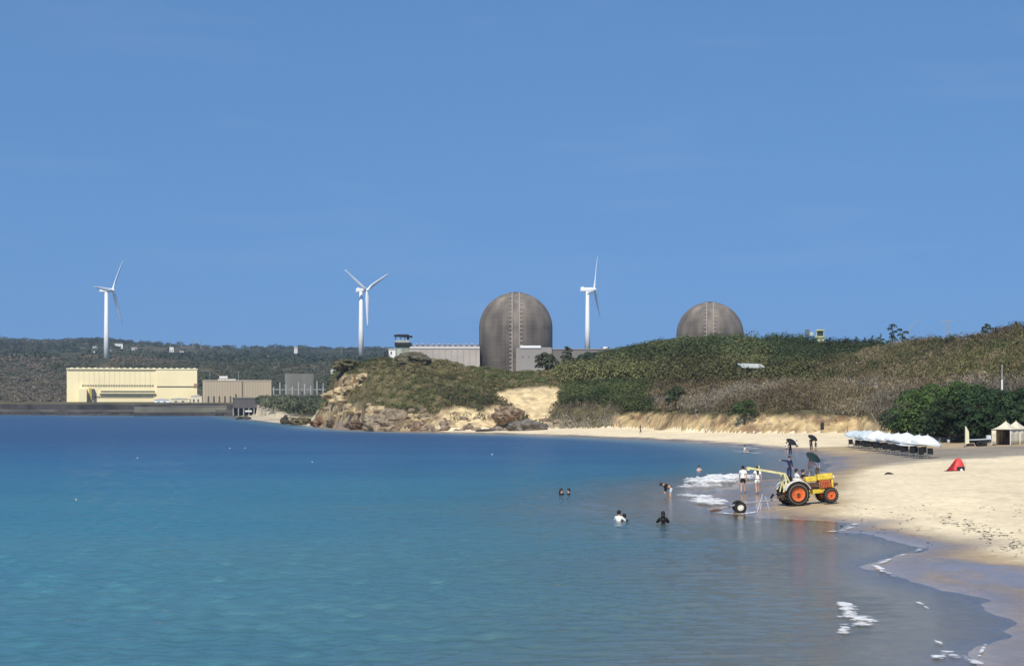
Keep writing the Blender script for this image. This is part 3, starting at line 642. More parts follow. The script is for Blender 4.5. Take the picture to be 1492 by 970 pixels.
# beige building
e, s, v = site('beige_building', 345.5, 587, 1000, 'beige brown panelled building right of the yellow one', 'building')
MB().box(-50*s, 50*s, 0, 26, 0, 32*v).build('wall', BEIGE, e); MB().box(-50.6*s, 50.6*s, -.3, 26.3, 32.05*v, 33.4*v).build('parapet', mat('parapet', (.5, .43, .32), .8), e)
m = MB()
for k in range(24): x = (-46+k*4)*s; m.box(x, x+.25, -.12, 0, 0, 32*v)
m.build('wall_ribs', mat('beige_rib', (.36, .29, .20), .85), e); MB().box(7*s, 8.4*s, -.35, 0, 0, 32*v).build('wall_joint', mat('joint', (.17, .12, .09), .9), e)
for k in range(6): MB().box((-43+k*8)*s, (-40.8+k*8)*s, -.4, 0, 1*v, (10 if k < 5 else 13)*v).build('doorway', WIN, e)
m = MB().box(-26*s, -14*s, 5, 11, 36*v, 39.5*v)
for x in (-25, -15.5): m.box(x*s, (x+1)*s, 5.5, 10.5, 33.4*v, 36*v)
m.box(-28*s, -2*s, 4, 12, 33.45*v, 35*v); m.build('roof_penthouse', WHITEH, e)
MB().tube((2*s, 3, 33.4*v), (2*s, 3, 46*v), .18).tube((-40*s, 3, 33.4*v), (-40*s, 3, 45*v), .12).build('mast', STEEL, e)

# wind turbines
def loft(rings):
    m = MB(); bm = m.bm; rs = [[bm.verts.new(p) for p in r] for r in rings]; n = len(rs[0])
    for a, b in zip(rs[:-1], rs[1:]):
        for i in range(n): bm.faces.new((a[i], a[(i+1) % n], b[(i+1) % n], b[i]))
    bm.faces.new(rs[0][::-1]); bm.faces.new(rs[-1]); return m
BLADE = mat('blade_white', (.84, .85, .86), .4, .03); TOWER = mat('tower_white', (.82, .82, .80), .4, .02)
def turbine(px_base, row_base, px_hub, row_hub, tower_px, k, phis, D, L, label):
    s = D/F; b = P3(px_base, row_base+3, D); t = empty('wind_turbine', b); tag(t, label, 'wind turbine', 'wind turbines behind the power station')
    H = (row_base+3-row_hub)*s; u = Vector((k, math.sqrt(1-k*k), 0)); a = Vector((u.y, -u.x, 0))
    tx = (tower_px-px_base)*s
    MB().lathe([(4.1*s, 0), (3.5*s, H*.4), (2.5*s, H-.4), (2.3*s, H-.3)], 20).build('tower', TOWER, t, True)
    hub = Vector((tx, 0, H+1.2))+a*5.2; M = Matrix((a, u, Vector((0, 0, 1)))).transposed().to_4x4()
    m = MB().box(-6.5, 4.0, -1.6, 1.6, H-.3, H+2.9, bev=.55)
    n = m.build('nacelle', TOWER, t); n.matrix_local = Matrix.Translation((tx, 0, 0)) @ M
    m = MB(); m.box(-6, -3.5, -.5, .5, H+2.85, H+3.5); m.tube((-5.6, .9, H+2.8), (-5.6, .9, H+4.6), .1); v_ = m.build('wind_vane', BLADE, n)
    hb = MB().lathe([(.1, 2.0), (.7, 1.8), (1.25, 1.0), (1.55, 0), (1.5, -1.4)], 16, 'X').build('hub', BLADE, t, True); hb.matrix_local = Matrix.Translation(hub) @ M
    for ph in phis:
        rings = []
        for f, ch, th in ((0, 1.8, 1.8), (.05, 1.9, 1.7), (.12, 2.9, 1.4), (.2, 3.6, 1.0), (.4, 3.0, .7), (.7, 2.1, .5), (.93, 1.3, .3), (1, .4, .12)):
            tw = R(22*(1-f)**2+6); rg = []
            for i in range(10):
                an = 2*math.pi*i/10; xx = math.cos(an)*th/2; yy = math.sin(an)*ch/2-(.12*ch if f > .1 else 0)
                rg.append((xx*math.cos(tw)-yy*math.sin(tw)+.8*f*f, xx*math.sin(tw)+yy*math.cos(tw), 1.0+f*(L-1)))
            rings.append(rg)
        bl = loft(rings).build('blade', BLADE, t, True)
        bl.matrix_local = Matrix.Translation(hub) @ M @ Matrix.Rotation(R(ph)-math.pi/2, 4, 'X')
    return t
turbine(155, 521, 163, 425, 156, .30, (58, -62, 178), 1450, 31, 'leftmost white wind turbine standing on the wooded hill above the yellow building')
turbine(526, 515, 533, 425, 528, .63, (30, 150, 270), 1450, 31, 'white wind turbine with its blades in a Y, left of the watchtower headland')
turbine(856, 509, 860, 424, 857, .27, (71, -49, 191), 1450, 31, 'white wind turbine standing between the two domes')

# containment domes
def dome_mat():
    m = mat('dome_concrete', (.165, .138, .108), .92, .42, .16, .25, streak=(1, 1, .12)); n = m.node_tree; b = n.nodes['Principled BSDF']
    src = b.inputs['Base Color'].links[0].from_socket; t = n.nodes.new('ShaderNodeTexCoord'); sp = n.nodes.new('ShaderNodeSeparateXYZ'); n.links.new(t.outputs['Object'], sp.inputs[0])
    def lines(sock, per, wid):
        d = n.nodes.new('ShaderNodeMath'); d.operation = 'DIVIDE'; n.links.new(sock, d.inputs[0]); d.inputs[1].default_value = per
        f = n.nodes.new('ShaderNodeMath'); f.operation = 'FRACT'; n.links.new(d.outputs[0], f.inputs[0])
        g = n.nodes.new('ShaderNodeMath'); g.operation = 'LESS_THAN'; n.links.new(f.outputs[0], g.inputs[0]); g.inputs[1].default_value = wid; return g.outputs[0]
    at = n.nodes.new('ShaderNodeMath'); at.operation = 'ARCTAN2'; n.links.new(sp.outputs[1], at.inputs[0]); n.links.new(sp.outputs[0], at.inputs[1])
    a = lines(sp.outputs[2], 2.2, .22); c = lines(at.outputs[0], .12, .16)
    mx = n.nodes.new('ShaderNodeMath'); mx.operation = 'MAXIMUM'; n.links.new(a, mx.inputs[0]); n.links.new(c, mx.inputs[1])
    k = n.nodes.new('ShaderNodeMath'); k.operation = 'MULTIPLY'; n.links.new(mx.outputs[0], k.inputs[0]); k.inputs[1].default_value = .28
    big = n.nodes.new('ShaderNodeTexNoise'); big.inputs['Scale'].default_value = .09; big.inputs['Detail'].default_value = 4; n.links.new(t.outputs['Object'], big.inputs['Vector'])
    br = n.nodes.new('ShaderNodeMapRange'); br.inputs[1].default_value = .3; br.inputs[2].default_value = .7; br.inputs[3].default_value = .72; br.inputs[4].default_value = 1.3; n.links.new(big.outputs[0], br.inputs[0])
    sc2 = n.nodes.new('ShaderNodeVectorMath'); sc2.operation = 'SCALE'; n.links.new(src, sc2.inputs[0]); n.links.new(br.outputs[0], sc2.inputs['Scale'])
    mi = n.nodes.new('ShaderNodeMix'); mi.data_type = 'RGBA'; n.links.new(k.outputs[0], mi.inputs[0]); n.links.new(sc2.outputs[0], mi.inputs[6]); mi.inputs[7].default_value = (.20, .172, .14, 1)
    n.links.new(mi.outputs[2], b.inputs['Base Color']); return m
DM = dome_mat(); RIB = mat('dome_rib', (.33, .29, .25), .9, .2, .4)
def dome(px, half, top_row, D, zb, label, tickrows):
    Rr = half*D/F; p = P3(px, top_row, D); top = p.z; e = empty('reactor_dome', (p.x, D, zb), math.atan2(-p.x, D)); tag(e, label, 'dome')
    spr = top-Rr*.98-zb
    prof = [(Rr, 0), (Rr, spr)]+[(Rr*math.cos(a), spr+Rr*.98*math.sin(a)) for a in np.linspace(.05, math.pi/2-.01, 26)]+[(.01, spr+Rr*.98)]
    MB().lathe(prof, 96).build('shell', DM, e, True)
    def at(x, z, out=.3):                                  # point of the shell facing the camera
        rr = Rr if z < spr else Rr*math.sqrt(max(0, 1-((z-spr)/(Rr*.98))**2))
        return Vector((x, -math.sqrt(max(0.01, rr*rr-x*x))-out, z))
    for x in (-.095*Rr, .10*Rr):
        m = MB(); zs = np.linspace(2, spr+Rr*.96, 46)
        for z0, z1 in zip(zs[:-1], zs[1:]): m.tube(at(x, z0), at(x, z1+.05), .42, .42, 6)
        m.build('vertical_rib', RIB, e)
        rg = MB(); z = spr*.25
        while z < spr+Rr*.93:
            sg = -1 if x < 0 else 1; rg.tube(at(x-sg*.3, z, .35), at(x+sg*1.7, z, .35), .32, .32, 5); z += 2.35
        rg.build('bracket_row', RIB, e)
    MB().lathe([(Rr*.16, 0), (Rr*.17, .25), (.02, .55)], 24, c=(0, 0, spr+Rr*.98-.3)).build('top_cap', DM, e)
    m = MB()
    for i in range(48):
        a = 2*math.pi*i/48
        b_ = 2*math.pi*(i+1)/48; rr = Rr*.56; zz = spr+Rr*.98*math.sqrt(1-.56**2)+.05
    for zb_ in (spr*.55, spr): m.lathe([(Rr-.2, zb_-.2), (Rr+.1, zb_-.2), (Rr+.1, zb_+.2), (Rr-.2, zb_+.2)], 96, cap=False)
    m.build('ring_band', DM, e); return e
dome(751.5, 53.5, 426, 1000, 8, 'large grey brown concrete reactor dome standing in full behind the headland', 0)
dome(1034.5, 48.8, 440, 1096, 8, 'second concrete reactor dome, half hidden behind the dark wooded hill', 0)

# long plant hall left of the dome
e, s, v = site('turbine_hall', 652, 532, 985, 'long pale pinkish plant building between watchtower and large dome', 'building')
MB().box(-58*s, 47*s, 0, 30, -8, 24*v).build('wall', PALEC, e); m = MB().box(-58*s, 47*s, -.4, 30, 24.1*v, 27.4*v); m.build('upper_band', mat('pink_white', (.58, .54, .5), .8, .1), e)
MB().box(-57*s, 46*s, 2, 28, 27.5*v, 30.2*v).build('roof_machinery_band', mat('roof_blue_grey', (.24, .26, .30), .7, .4, .2), e)
for k in range(13): MB().box((-54+k*8)*s, (-51+k*8)*s, 1, 5, 30.25*v, (31.2+(k % 3)*.4)*v).build('roof_vent', mat('vent_grey', (.4, .4, .42), .6), e)
m = MB()
for k in range(10): m.box((-40+k*9)*s, (-39.4+k*9)*s, -.3, 0, 2*v, 24*v)
m.build('wall_seams', mat('hall_seam', (.33, .29, .26), .9), e)
e, s, v = site('auxiliary_building', 778, 533, 965, 'grey concrete block standing before the right side of the large dome', 'building')
MB().box(-26*s, 26*s, 0, 12, -8, 26*v).build('wall', CONC, e); MB().box(-20*s, 10*s, -.5, 4, 26.1*v, 29.6*v).build('roof_rail_house', WHITE, e)
for k in range(4): MB().box((-18+k*9)*s, (-15+k*9)*s, -.15, 0, 12*v, 15*v).build('louvre', mat('louvre', (.22, .2, .18), .8), e)
MB().box(10.5*s, 25*s, 1, 10, 26.1*v, 27.2*v).build('roof_slab', CONC, e)
e, s, v = site('long_grey_building', 843, 532, 985, 'low long grey building under the third wind turbine', 'building')
MB().box(-38*s, 52*s, 0, 20, -8, 22.5*v).build('wall', mat('grey_wall', (.20, .185, .165), .9, .25, .06), e); MB().box(-38.5*s, 52.5*s, -.4, 20.4, 22.6*v, 24*v).build('roof_edge', CONC, e)
MB().box(36*s, 42*s, 2, 8, 24.1*v, 27*v).build('roof_hut', WHITE, e)

# watchtower on the headland
TD = 452
e, s, v = site('watchtower', 588, 520, TD, 'dark two tier watchtower with open lookout on top of the headland', 'watchtower')
DKW = mat('dark_timber', (.025, .028, .03), .8, .3); OLV = mat('olive_block', (.27, .29, .22), .9, .25, .8)
MB().box(-12*s, 9*s, 0, 3.2, -2, 16*v).build('base_room', OLV, e); MB().box(-9.5*s, -3*s, -.06, 0, 2*v, 12*v).build('door', mat('pale_door', (.4, .43, .36), .8), e)
MB().box(-13*s, 12*s, -.5, 3.7, 16.05*v, 21*v).build('lower_roof', DKW, e)
MB().box(-12*s, 8*s, .1, 3.0, 21.05*v, 25*v).build('parapet', mat('grey_parapet', (.34, .37, .35), .8, .2), e)
for x in (-11.4, -4, 2, 7.6):
    for y in (.2, 2.8): MB().box(x*s-.09, x*s+.09, y-.09, y+.09, 25.05*v, 29.5*v).build('post', DKW, e)
MB().box(5*s, 8*s, .4, 2.8, 25.05*v, 29.4*v).build('lookout_cabin', DKW, e)
MB().box(-14*s, 13*s, -.6, 3.8, 29.6*v, 31.6*v, rot=Matrix.Rotation(R(3), 4, 'Y')).box(-11*s, 8*s, .2, 3, 31.7*v, 33*v).build('upper_roof', DKW, e)
e, s, v = site('white_hut', 575, 520, TD+1, 'small white hut joined to the left foot of the watchtower', 'hut')
MB().box(-9*s, 4*s, 0, 3, -2, 11*v).build('wall', WHITE, e); MB().box(-9.6*s, 4.4*s, -.2, 3.2, 11.05*v, 12*v).build('roof', WHITEH, e); MB().box(-6*s, -4*s, -.07, 0, 4*v, 8*v).build('window', WIN, e)
e, s, v = site('fence_posts', 563, 520, TD, 'short dark fence beside the white hut on the headland', 'fence')
for k in range(4): MB().tube(((-3+k*2)*s, 0, -1), ((-3+k*2)*s, 0, 9*v), .08).build('post', DKW, e)
MB().box(-3*s, 3*s, -.03, .03, 6*v, 7*v).box(-3*s, 3*s, -.03, .03, 2*v, 3*v).build('rail', DKW, e)

# boulders and rocks
def rock(name, px, row, D, w, h, dep, c, label, seed, cat='rock', group=None, z=None):
    p = P3(px, row, D); s = D/F; rx, rz = w/2*s, h/2*s
    t = MB().ball((0, 0, rz*.7), (rx, dep, rz*1.25), 4, .55, seed)
    o = t.build(name, mat('rock_%.3f_%.3f' % (c[0], c[1]), c, .95, .6, .9, 1.0), None, False); o.location = p; tag(o, label, cat, group); return o
rock('capstone', 601, 533.5, 421, 52, 19, 3.0, (.095, .085, .055), 'big dark overhanging boulder on the crest below the watchtower', 3)
rock('boulder', 568, 626, 379, 66, 30, 3.2, (.235, .185, .125), 'large reddish boulder at the waterline below the watchtower', 5)
rock('boulder', 437, 619, 497, 28, 12, 2.6, (.10, .085, .045), 'dark mossy boulder in the shallows of the cove, second from the left', 6)
rock('boulder', 415, 617, 520, 12, 12, 1.5, (.07, .06, .04), 'small pointed dark boulder leftmost in the cove shallows', 7)
rock('boulder', 470, 620, 450, 34, 15, 3, (.17, .10, .06), 'brown boulder at the foot of the left headland tip', 8)
rock('boulder', 486, 622, 432, 22, 11, 2, (.09, .065, .045), 'dark boulder wedged between the brown boulder and the cliff', 9)
rock('boulder', 520, 624, 400, 34, 13, 2.4, (.13, .09, .06), 'low dark brown boulder left of the large reddish one', 10)
rock('boulder', 606, 627, 371, 20, 12, 1.6, (.22, .15, .10), 'small brown boulder right of the large reddish one', 12)
rock('boulder', 355, 612, 690, 22, 7, 2.5, (.08, .075, .06), 'flat dark rock awash left of the cove', 13)
rock('rock_ledge', 722, 629, 356, 56, 5, 2.2, (.15, .13, .11), 'long flat grey ledge along the water below the sand scarp', 14)
rock('rock_ledge', 768, 630, 352, 54, 17, 2.4, (.14, .125, .105), 'blocky grey rock outcrop at the foot of the sand scarp', 15)
rock('boulder', 738, 612, 366, 44, 20, 2.6, (.20, .145, .10), 'rounded reddish brown boulder left of the sand scarp foot', 16)
rock('boulder', 503, 536, 445, 36, 12, 3, (.10, .085, .06), 'dark rock brow on the upper left shoulder of the headland', 17)
rock('boulder', 524, 560, 428, 30, 12, 2, (.42, .30, .14), 'golden sandstone block in the left cliff face', 18)
rock('boulder', 630, 530, 430, 11, 9, 1.2, (.36, .32, .25), 'small pale stone right of the overhanging boulder', 19)
g = np.random.default_rng(8)
pts = []
mr = MB()
for i in range(90):
    px = g.uniform(455, 830); p = gat(px, 0) if False else None
    D = np.interp(px, TB[:, 0], TB[:, 1])-g.uniform(-7, 3); X_ = (px-CX)/F*D; z_ = max(H1(X_, D), -.1); r_ = g.uniform(.25, .9)
    mr.ball((X_, D, z_+r_*.2), (r_*1.3, r_, r_*.7), 2, .5, i % 17)
o = mr.build('shore_rubble', mat('rubble', (.22, .17, .12), .95, .5, .9, .8), None, True); tag(o, 'brown rock rubble strewn along the foot of the headland', 'rubble', kind='stuff')
mr = MB()
for i in range(170):
    px_ = g.uniform(480, 640); row_ = g.uniform(548, 620)
    if not inp(CLIFF, np.array([px_]), np.array([row_]))[0] or (i % 5 > 2 and row_ > 590): continue
    p = gat(px_, row_); r_ = g.uniform(.5, 1.7)*(1 if i % 4 else 1.5); mr.ball((p.x, p.y, p.z), (r_*1.4, r_, r_*.65), 2, .6, i % 19)
o = mr.build('cliff_rocks', mat('cliff_rock', (.36, .28, .16), .95, .6, .7, .9), None, False); tag(o, 'broken golden brown sandstone blocks covering the left cliff of the headland', 'rocks', kind='stuff')
# bleached driftwood and dead shrubs at the bluff foot
m = MB()
for i in range(240):
    px = g.uniform(798, 905) if i < 170 else g.uniform(905, 1290); D = np.interp(px, TB[:, 0], TB[:, 1])+g.uniform(-1, 6); X_ = (px-CX)/F*D; z_ = H1(X_, D)
    a = g.uniform(0, 6.3); L_ = g.uniform(.8, 2.6); m.tube((X_, D, z_-.1), (X_+math.cos(a)*L_*.6, D+math.sin(a)*.6*L_, z_+L_*g.uniform(.3, .9)), .09, .02, 4)
o = m.build('dead_branches', mat('bleached_wood', (.30, .26, .22), .9, .3), None); tag(o, 'bleached grey dead branches along the foot of the bluff', 'driftwood', kind='stuff')

# sea wall
def wallstrip(name, pts, z0, z1, th, m_, parent, rough=0.0, seed=1):
    b = MB(); bm = b.bm; n = len(pts); rows_ = []
    for i, (x, y) in enumerate(pts):
        h = z1+rough*(float(fbm(np.array(i*.31), np.array(seed*3.3), 3, seed))-.5)*2
        rows_.append([bm.verts.new(q) for q in ((x, y, z0), (x, y, h), (x, y+th, h), (x, y+th, z0))])
    for a, c in zip(rows_[:-1], rows_[1:]):
        for i in range(3): bm.faces.new((a[i], c[i], c[i+1], a[i+1]))
    bm.faces.new(rows_[0]); bm.faces.new(rows_[-1][::-1]); return b.build(name, m_, parent)
sp = lambda a, b, n, off: [((px-CX)/F*(np.interp(px, [-900, 0, 340], [1098, 1004, 900])+off), np.interp(px, [-900, 0, 340], [1098, 1004, 900])+off) for px in np.linspace(a, b, n)]
e = empty('sea_wall', (0, 0, 0)); tag(e, 'long dark stepped sea wall along the water below the yellow building', 'sea wall')
wallstrip('lower_wall', sp(-900, 339, 200, -3), -2, 1.9, 3.0, DARKC, e, .7, 2)
wallstrip('promenade', sp(-900, 339, 120, .05), -2, 3.2, 6.0, mat('wall_grey', (.11, .10, .088), .95, .35, .1), e, .25, 3)
wallstrip('upper_wall', sp(-900, 339, 120, 6.1), -1, 6.2, 4.0, DARKC, e, .5, 4)
m = MB()
for i in range(420):
    px = g.uniform(-300, 338); D = np.interp(px, [-900, 0, 340], [1098, 1004, 900])-g.uniform(3, 7); r_ = g.uniform(.6, 1.5); m.ball(((px-CX)/F*D, D, r_*.1), (r_*1.2, r_, r_*.8), 1, .5, i % 13)
o = m.build('rock_armour', DARKC, None); tag(o, 'dark wet rock armour along the waterline of the sea wall', 'rocks', kind='stuff')
e, s, v = site('pier_wall', 268, 604.5, 905, 'lighter green grey concrete pier block at the right end of the sea wall', 'pier')
MB().box(-72*s, 71*s, 0, 6, -2, 12*v).build('block', mat('pier_green', (.155, .15, .115), .9, .35, .08), e); MB().box(-20*s, 71.3*s, -.2, 6.2, 12.05*v, 13.4*v).build('coping', GREYC, e); MB().box(-73*s, 72*s, -.8, 0, -2, 4.0*v).build('wet_footing', DARKC, e)
e, s, v = site('jetty_shed', 363, 602, 880, 'dark open sided intake structure on columns right of the pier', 'intake structure')
MB().box(-24*s, 25*s, 0, 9, 8*v, 22*v).build('upper_deck', mat('slate', (.10, .095, .095), .9, .35, .2, streak=(1, 1, .1)), e)
MB().box(-25*s, 26*s, -.3, 9.3, 22.05*v, 23.3*v).build('roof_edge', GREYC, e)
for k in range(7): MB().box((-24+k*7.6)*s, (-22.4+k*7.6)*s, .2, 1, -4*v, 7.9*v).build('column', STEEL, e)
MB().box(-6*s, 4*s, -.5, 0, 2*v, 4.5*v).build('sign_board', WHITEH, e); MB().box(-24*s, 25*s, 4, 4.4, -4*v, 7.9*v).build('back_wall', DKW, e)
e, s, v = site('switchyard', 437, 582, 930, 'grey substation frames behind the cove bushes', 'substation')
MB().box(-22*s, 20*s, 5, 15, -6*v, 38*v).build('grey_block', mat('switch_grey', (.17, .165, .14), .9, .3, .1, streak=(1, 1, .1)), e)
for k in range(9): MB().tube(((-38+k*9)*s, 0, 0), ((-38+k*9)*s, 0, (18+(k*7 % 10))*v), .35).build('post', mat('pale_post', (.38, .38, .36), .8), e)
MB().box(-40*s, 40*s, .5, 1.5, 14*v, 15.5*v).box(-40*s, 40*s, .5, 1.5, 6*v, 7*v).build('beam', STEEL, e)
e, s, v = site('chimney_post', 484, 552, 700, 'thin pale post beside the left edge of the headland', 'post')
MB().box(-2*s, 2*s, 0, 1, -8, 14*v).build('shaft', WHITEH, e); MB().box(-2.4*s, 2.4*s, -.2, 1.2, 14.05*v, 15*v).build('cap', STEEL, e)
for px_, row_, wd, hh_, lb in ((121, 509, 9, 3, 'flat white house furthest left among the hillside houses'), (138, 513.5, 9, 5, 'white house with sloping roof just left of the leftmost turbine'), (139, 508, 8, 4, 'pale flat roofed house above the sloping roofed one'), (173, 508, 12, 8, 'largest white house right of the leftmost turbine'), (165, 513, 8, 4, 'low grey white house under the largest white house'),
        (184, 513, 7, 4, 'small pale house right of the largest white house'), (196, 511, 8, 5, 'small grey house third to the right of the leftmost turbine'), (250, 514, 6, 9, 'narrow white tower house above the end of the yellow building'), (265, 515, 6, 4, 'low pinkish house right of the narrow tower house'), (393, 524, 6, 6, 'pale hut beside the hill road above the beige building'), (431, 507, 5, 2, 'tiny white house on the ridge right of centre of the left hills'),
        (15, 518, 12, 3, 'low pale house at the left end of the hillside'), (35, 518, 7, 3, 'second low pale house at the left end of the hillside')):
    D = float(_D[-1]); X_ = (px_-CX)/F*_D; hit = np.nonzero((Hxy(X_, _D) >= CH+(HOR-row_)/F*_D) & (_D > 1100))[0]; D = float(_D[hit[0]])-6 if len(hit) else 1800.
    e, s, v = site('hillside_house', px_, row_+1, D, lb, 'house', 'houses on the far hillside')
    if row_ == 513.5: MB().prism([(-wd/2*s, -3), (wd/2*s, -3), (wd/2*s, hh_*.4*v), (-wd/2*s, hh_*v)], 0, 7).build('wall', WHITE, e)
    else: MB().box(-wd/2*s, wd/2*s, 0, 8, -5, hh_*v).build('wall', WHITE if px_ in (173, 250) else WHITEH, e)
    if row_ != 513.5: MB().box(-wd/2*s-.4, wd/2*s+.4, -.4, 8.4, hh_*v+.02, hh_*v+.6).build('roof', WHITEH, e)
    for k in (-.3, .12): MB().box(k*wd*s, (k+.16)*wd*s, -.2, 0, hh_*v*.35, hh_*v*.65).build('window', WIN, e)
# road line across the left hill
for i, (px_, row_) in enumerate(((248, 499), (264, 496), (281, 498), (292, 499), (497, 505))):
    e, s, v = site('utility_pole', px_, row_+6, 2400, f'tiny dark utility pole on the far left ridge, {ORD[i]} from the left', 'utility pole', 'utility poles on the far ridge')
    MB().tube((0, 0, -3), (0, 0, 9*v), .45, .35, 6).build('pole', STEEL, e); MB().box(-1.7, 1.7, -.2, .2, 7*v, 7.6*v).build('crossarm', STEEL, e)

# things on the right hand hill
YG = mat('yellow_green_paint', (.42, .46, .26), .7, .12)
e, s, v = site('lookout_tower', 1195, 503, 468, 'small yellow green lookout tower with dark cabin among skyline trees', 'lookout tower')
MB().box(-6*s, 6*s, 0, 2.2, -6, 11*v).build('base', YG, e); MB().box(-7.5*s, 7.5*s, -.3, 2.5, 11.05*v, 13.5*v).build('balcony', YG, e)
MB().box(-5*s, 5*s, .2, 2, 13.55*v, 21*v).build('cabin', mat('dark_green_cabin', (.03, .045, .03), .5), e)
for x in (-5.4, 4.6):
    MB().box(x*s, (x+.9)*s, -.05, .12, 13.6*v, 21*v).build('corner_post', YG, e)
MB().box(-6.6*s, 6.6*s, -.2, 2.4, 21.05*v, 23*v).build('roof', YG, e); MB().tube((4*s, 1, 23*v), (4*s, 1, 29*v), .05).build('aerial', STEEL, e)
e, s, v = site('equipment_mast', 1176, 503, 466, 'dark blue grey equipment mast left of the yellow green lookout', 'mast')
MB().tube((0, 0, -5), (0, 0, 20*v), .12).build('pole', STEEL, e); MB().box(-3.4*s, 3.6*s, -.3, .3, 14*v, 23*v).build('panel', mat('slate_blue', (.10, .14, .17), .6), e); MB().box(4*s, 9*s, -.2, .3, 14*v, 19*v).build('box', mat('pale_green_box', (.45, .5, .42), .6), e)
LAT = mat('galvanised', (.30, .33, .36), .5)
for px_, D, hh_, wd, lb in ((1380, 900, 26, 18, 'faint pale lattice pylon with a broad crossarm on the right skyline'), (1327, 950, 20, 20, 'faint slanting gantry arm rising behind the tall ragged tree')):
    e, s, v = site('pylon', px_, 492, D, lb, 'pylon')
    if px_ == 1380:
        m = MB()
        for sg in (-1, 1): m.tube((sg*3*s, 0, -5), (sg*1.5*s, 0, hh_*v), .16, .12, 5)
        for k in range(8): z0 = k*hh_*v/8; m.tube((-2.6*s, 0, z0), (2.4*s, 0, z0+hh_*v/8), .09, n=4).tube((2.6*s, 0, z0), (-2.4*s, 0, z0+hh_*v/8), .09, n=4)
        m.build('lattice', LAT, e); MB().box(-9*s, 9*s, -.2, .2, (hh_-2)*v, (hh_-1.2)*v).tube((-9*s, 0, (hh_-5)*v), (-9*s, 0, (hh_-1)*v), .12).tube((9*s, 0, (hh_-5)*v), (9*s, 0, (hh_-1)*v), .12).build('crossarm', LAT, e)
    else:
        MB().tube((-4*s, 0, -5), (-4*s, 0, hh_*.6*v), .22).build('mast', LAT, e); MB().tube((-4*s, 0, hh_*.55*v), (11*s, 0, hh_*1.25*v), .14).tube((-4*s, 0, hh_*.45*v), (5*s, 0, hh_*.95*v), .09).build('arm', LAT, e)
# white roofed shed in the scrub
e, s, v = site('scrub_shed', 1096, 545, SHED_D-3, 'pale corrugated roof of a shed showing above the scrub', 'shed')
MB().box(-19*s, 17*s, .5, 6, -4, 8.6*v).build('wall', GREYC, e)
b = MB(); b.face([(-22*s, 3, 15.5*v), (11*s, 3, 15*v), (21*s, -1, 8.5*v), (-15*s, -1, 9*v)]); b.face([(-22*s, 3, 15.4*v), (11*s, 3, 14.9*v), (17*s, 7, 9*v), (-20*s, 7, 9*v)])
ro = b.build('roof', mat('pale_roof', (.50, .52, .48), .5, .12, .6, streak=(6, 1, 1)), e); so = ro.modifiers.new('s', 'SOLIDIFY'); so.thickness = .12
e, s, v = site('flagpole', 1460, 563, 236, 'thin white pole standing above the dark grove at right', 'pole')
MB().tube((0, 0, -9), (0, 0, 32*v), .07, .04).build('shaft', WHITEH, e); MB().tube((0, 0, -9), (0, 0, 10*v), .13, .13).build('sleeve', WHITE, e)
D = 292
# terrace wall in the scrub
e = empty('terrace_wall', (0, 0, 0)); tag(e, 'low pale stone terrace wall in the scrub left of the bright green trees', 'wall')
tp = [gat(px_, 566) for px_ in range(1240, 1318, 6)]
m = MB(); m2 = MB()
for a_, b_ in zip(tp[:-1], tp[1:]):
    c_ = (a_+b_)/2; L_ = (b_-a_).length; yw = math.atan2(b_.y-a_.y, b_.x-a_.x)
    m.box(c_.x-L_/2, c_.x+L_/2, c_.y-.2, c_.y+.2, c_.z-.6, c_.z+.9, rot=Matrix.Rotation(yw, 4, 'Z')); m2.box(c_.x-L_/2, c_.x+L_/2, c_.y-.25, c_.y+.25, c_.z+.91, c_.z+1.05, rot=Matrix.Rotation(yw, 4, 'Z'))
m.build('wall', PALEC, e); m2.build('coping', mat('pale_coping', (.5, .44, .34), .9), e)

# ------------------------------------------------------------------ people
SKIN = mat('skin', (.50, .30, .21), .55, .08, 6); HAIR = mat('black_hair', (.012, .010, .009), .5, .2, 20)
def cloth(name, c): return mat('cloth_'+name, c, .85, .1, 8, .3)
WHITEC = cloth('white', (.80, .79, .76)); BLACKC = cloth('black', (.015, .015, .018)); NAVY = cloth('navy', (.015, .025, .07)); PINKC = cloth('pale_pink', (.62, .45, .42))
GREYB = cloth('blue_grey', (.16, .2, .28)); DKCL = cloth('charcoal', (.03, .03, .035)); PALEC2 = cloth('pale_blue', (.45, .55, .62))
def skinned(pts, edges, rad, name, m, parent=None, extra=None, sub=1):
    me = bpy.data.meshes.new('tmp'); me.from_pydata([tuple(p) for p in pts], edges, []); o = bpy.data.objects.new('tmp', me); COL.objects.link(o)
    md = o.modifiers.new('k', 'SKIN'); md.use_smooth_shade = True
    for i, r in enumerate(rad): me.skin_vertices[0].data[i].radius = (r, r)
    me.skin_vertices[0].data[0].use_root = True
    sb_ = o.modifiers.new('s', 'SUBSURF'); sb_.levels = sub; sb_.render_levels = sub
    bpy.context.view_layer.update(); dg = bpy.context.evaluated_depsgraph_get()
    me2 = bpy.data.meshes.new_from_object(o.evaluated_get(dg)); bpy.data.objects.remove(o); bpy.data.meshes.remove(me)
    if extra is not None:
        bm = bmesh.new(); bm.from_mesh(me2); me2.clear_geometry(); tmp = bpy.data.meshes.new('t'); extra.bm.to_mesh(tmp); extra.bm.free(); bm.from_mesh(tmp); bm.to_mesh(me2); bm.free(); bpy.data.meshes.remove(tmp)
    me2.name = name; me2.materials.clear(); me2.materials.append(m); me2.polygons.foreach_set('use_smooth', [True]*len(me2.polygons))
    r_ = bpy.data.objects.new(name, me2); COL.objects.link(r_)
    if parent: r_.parent = parent
    return r_
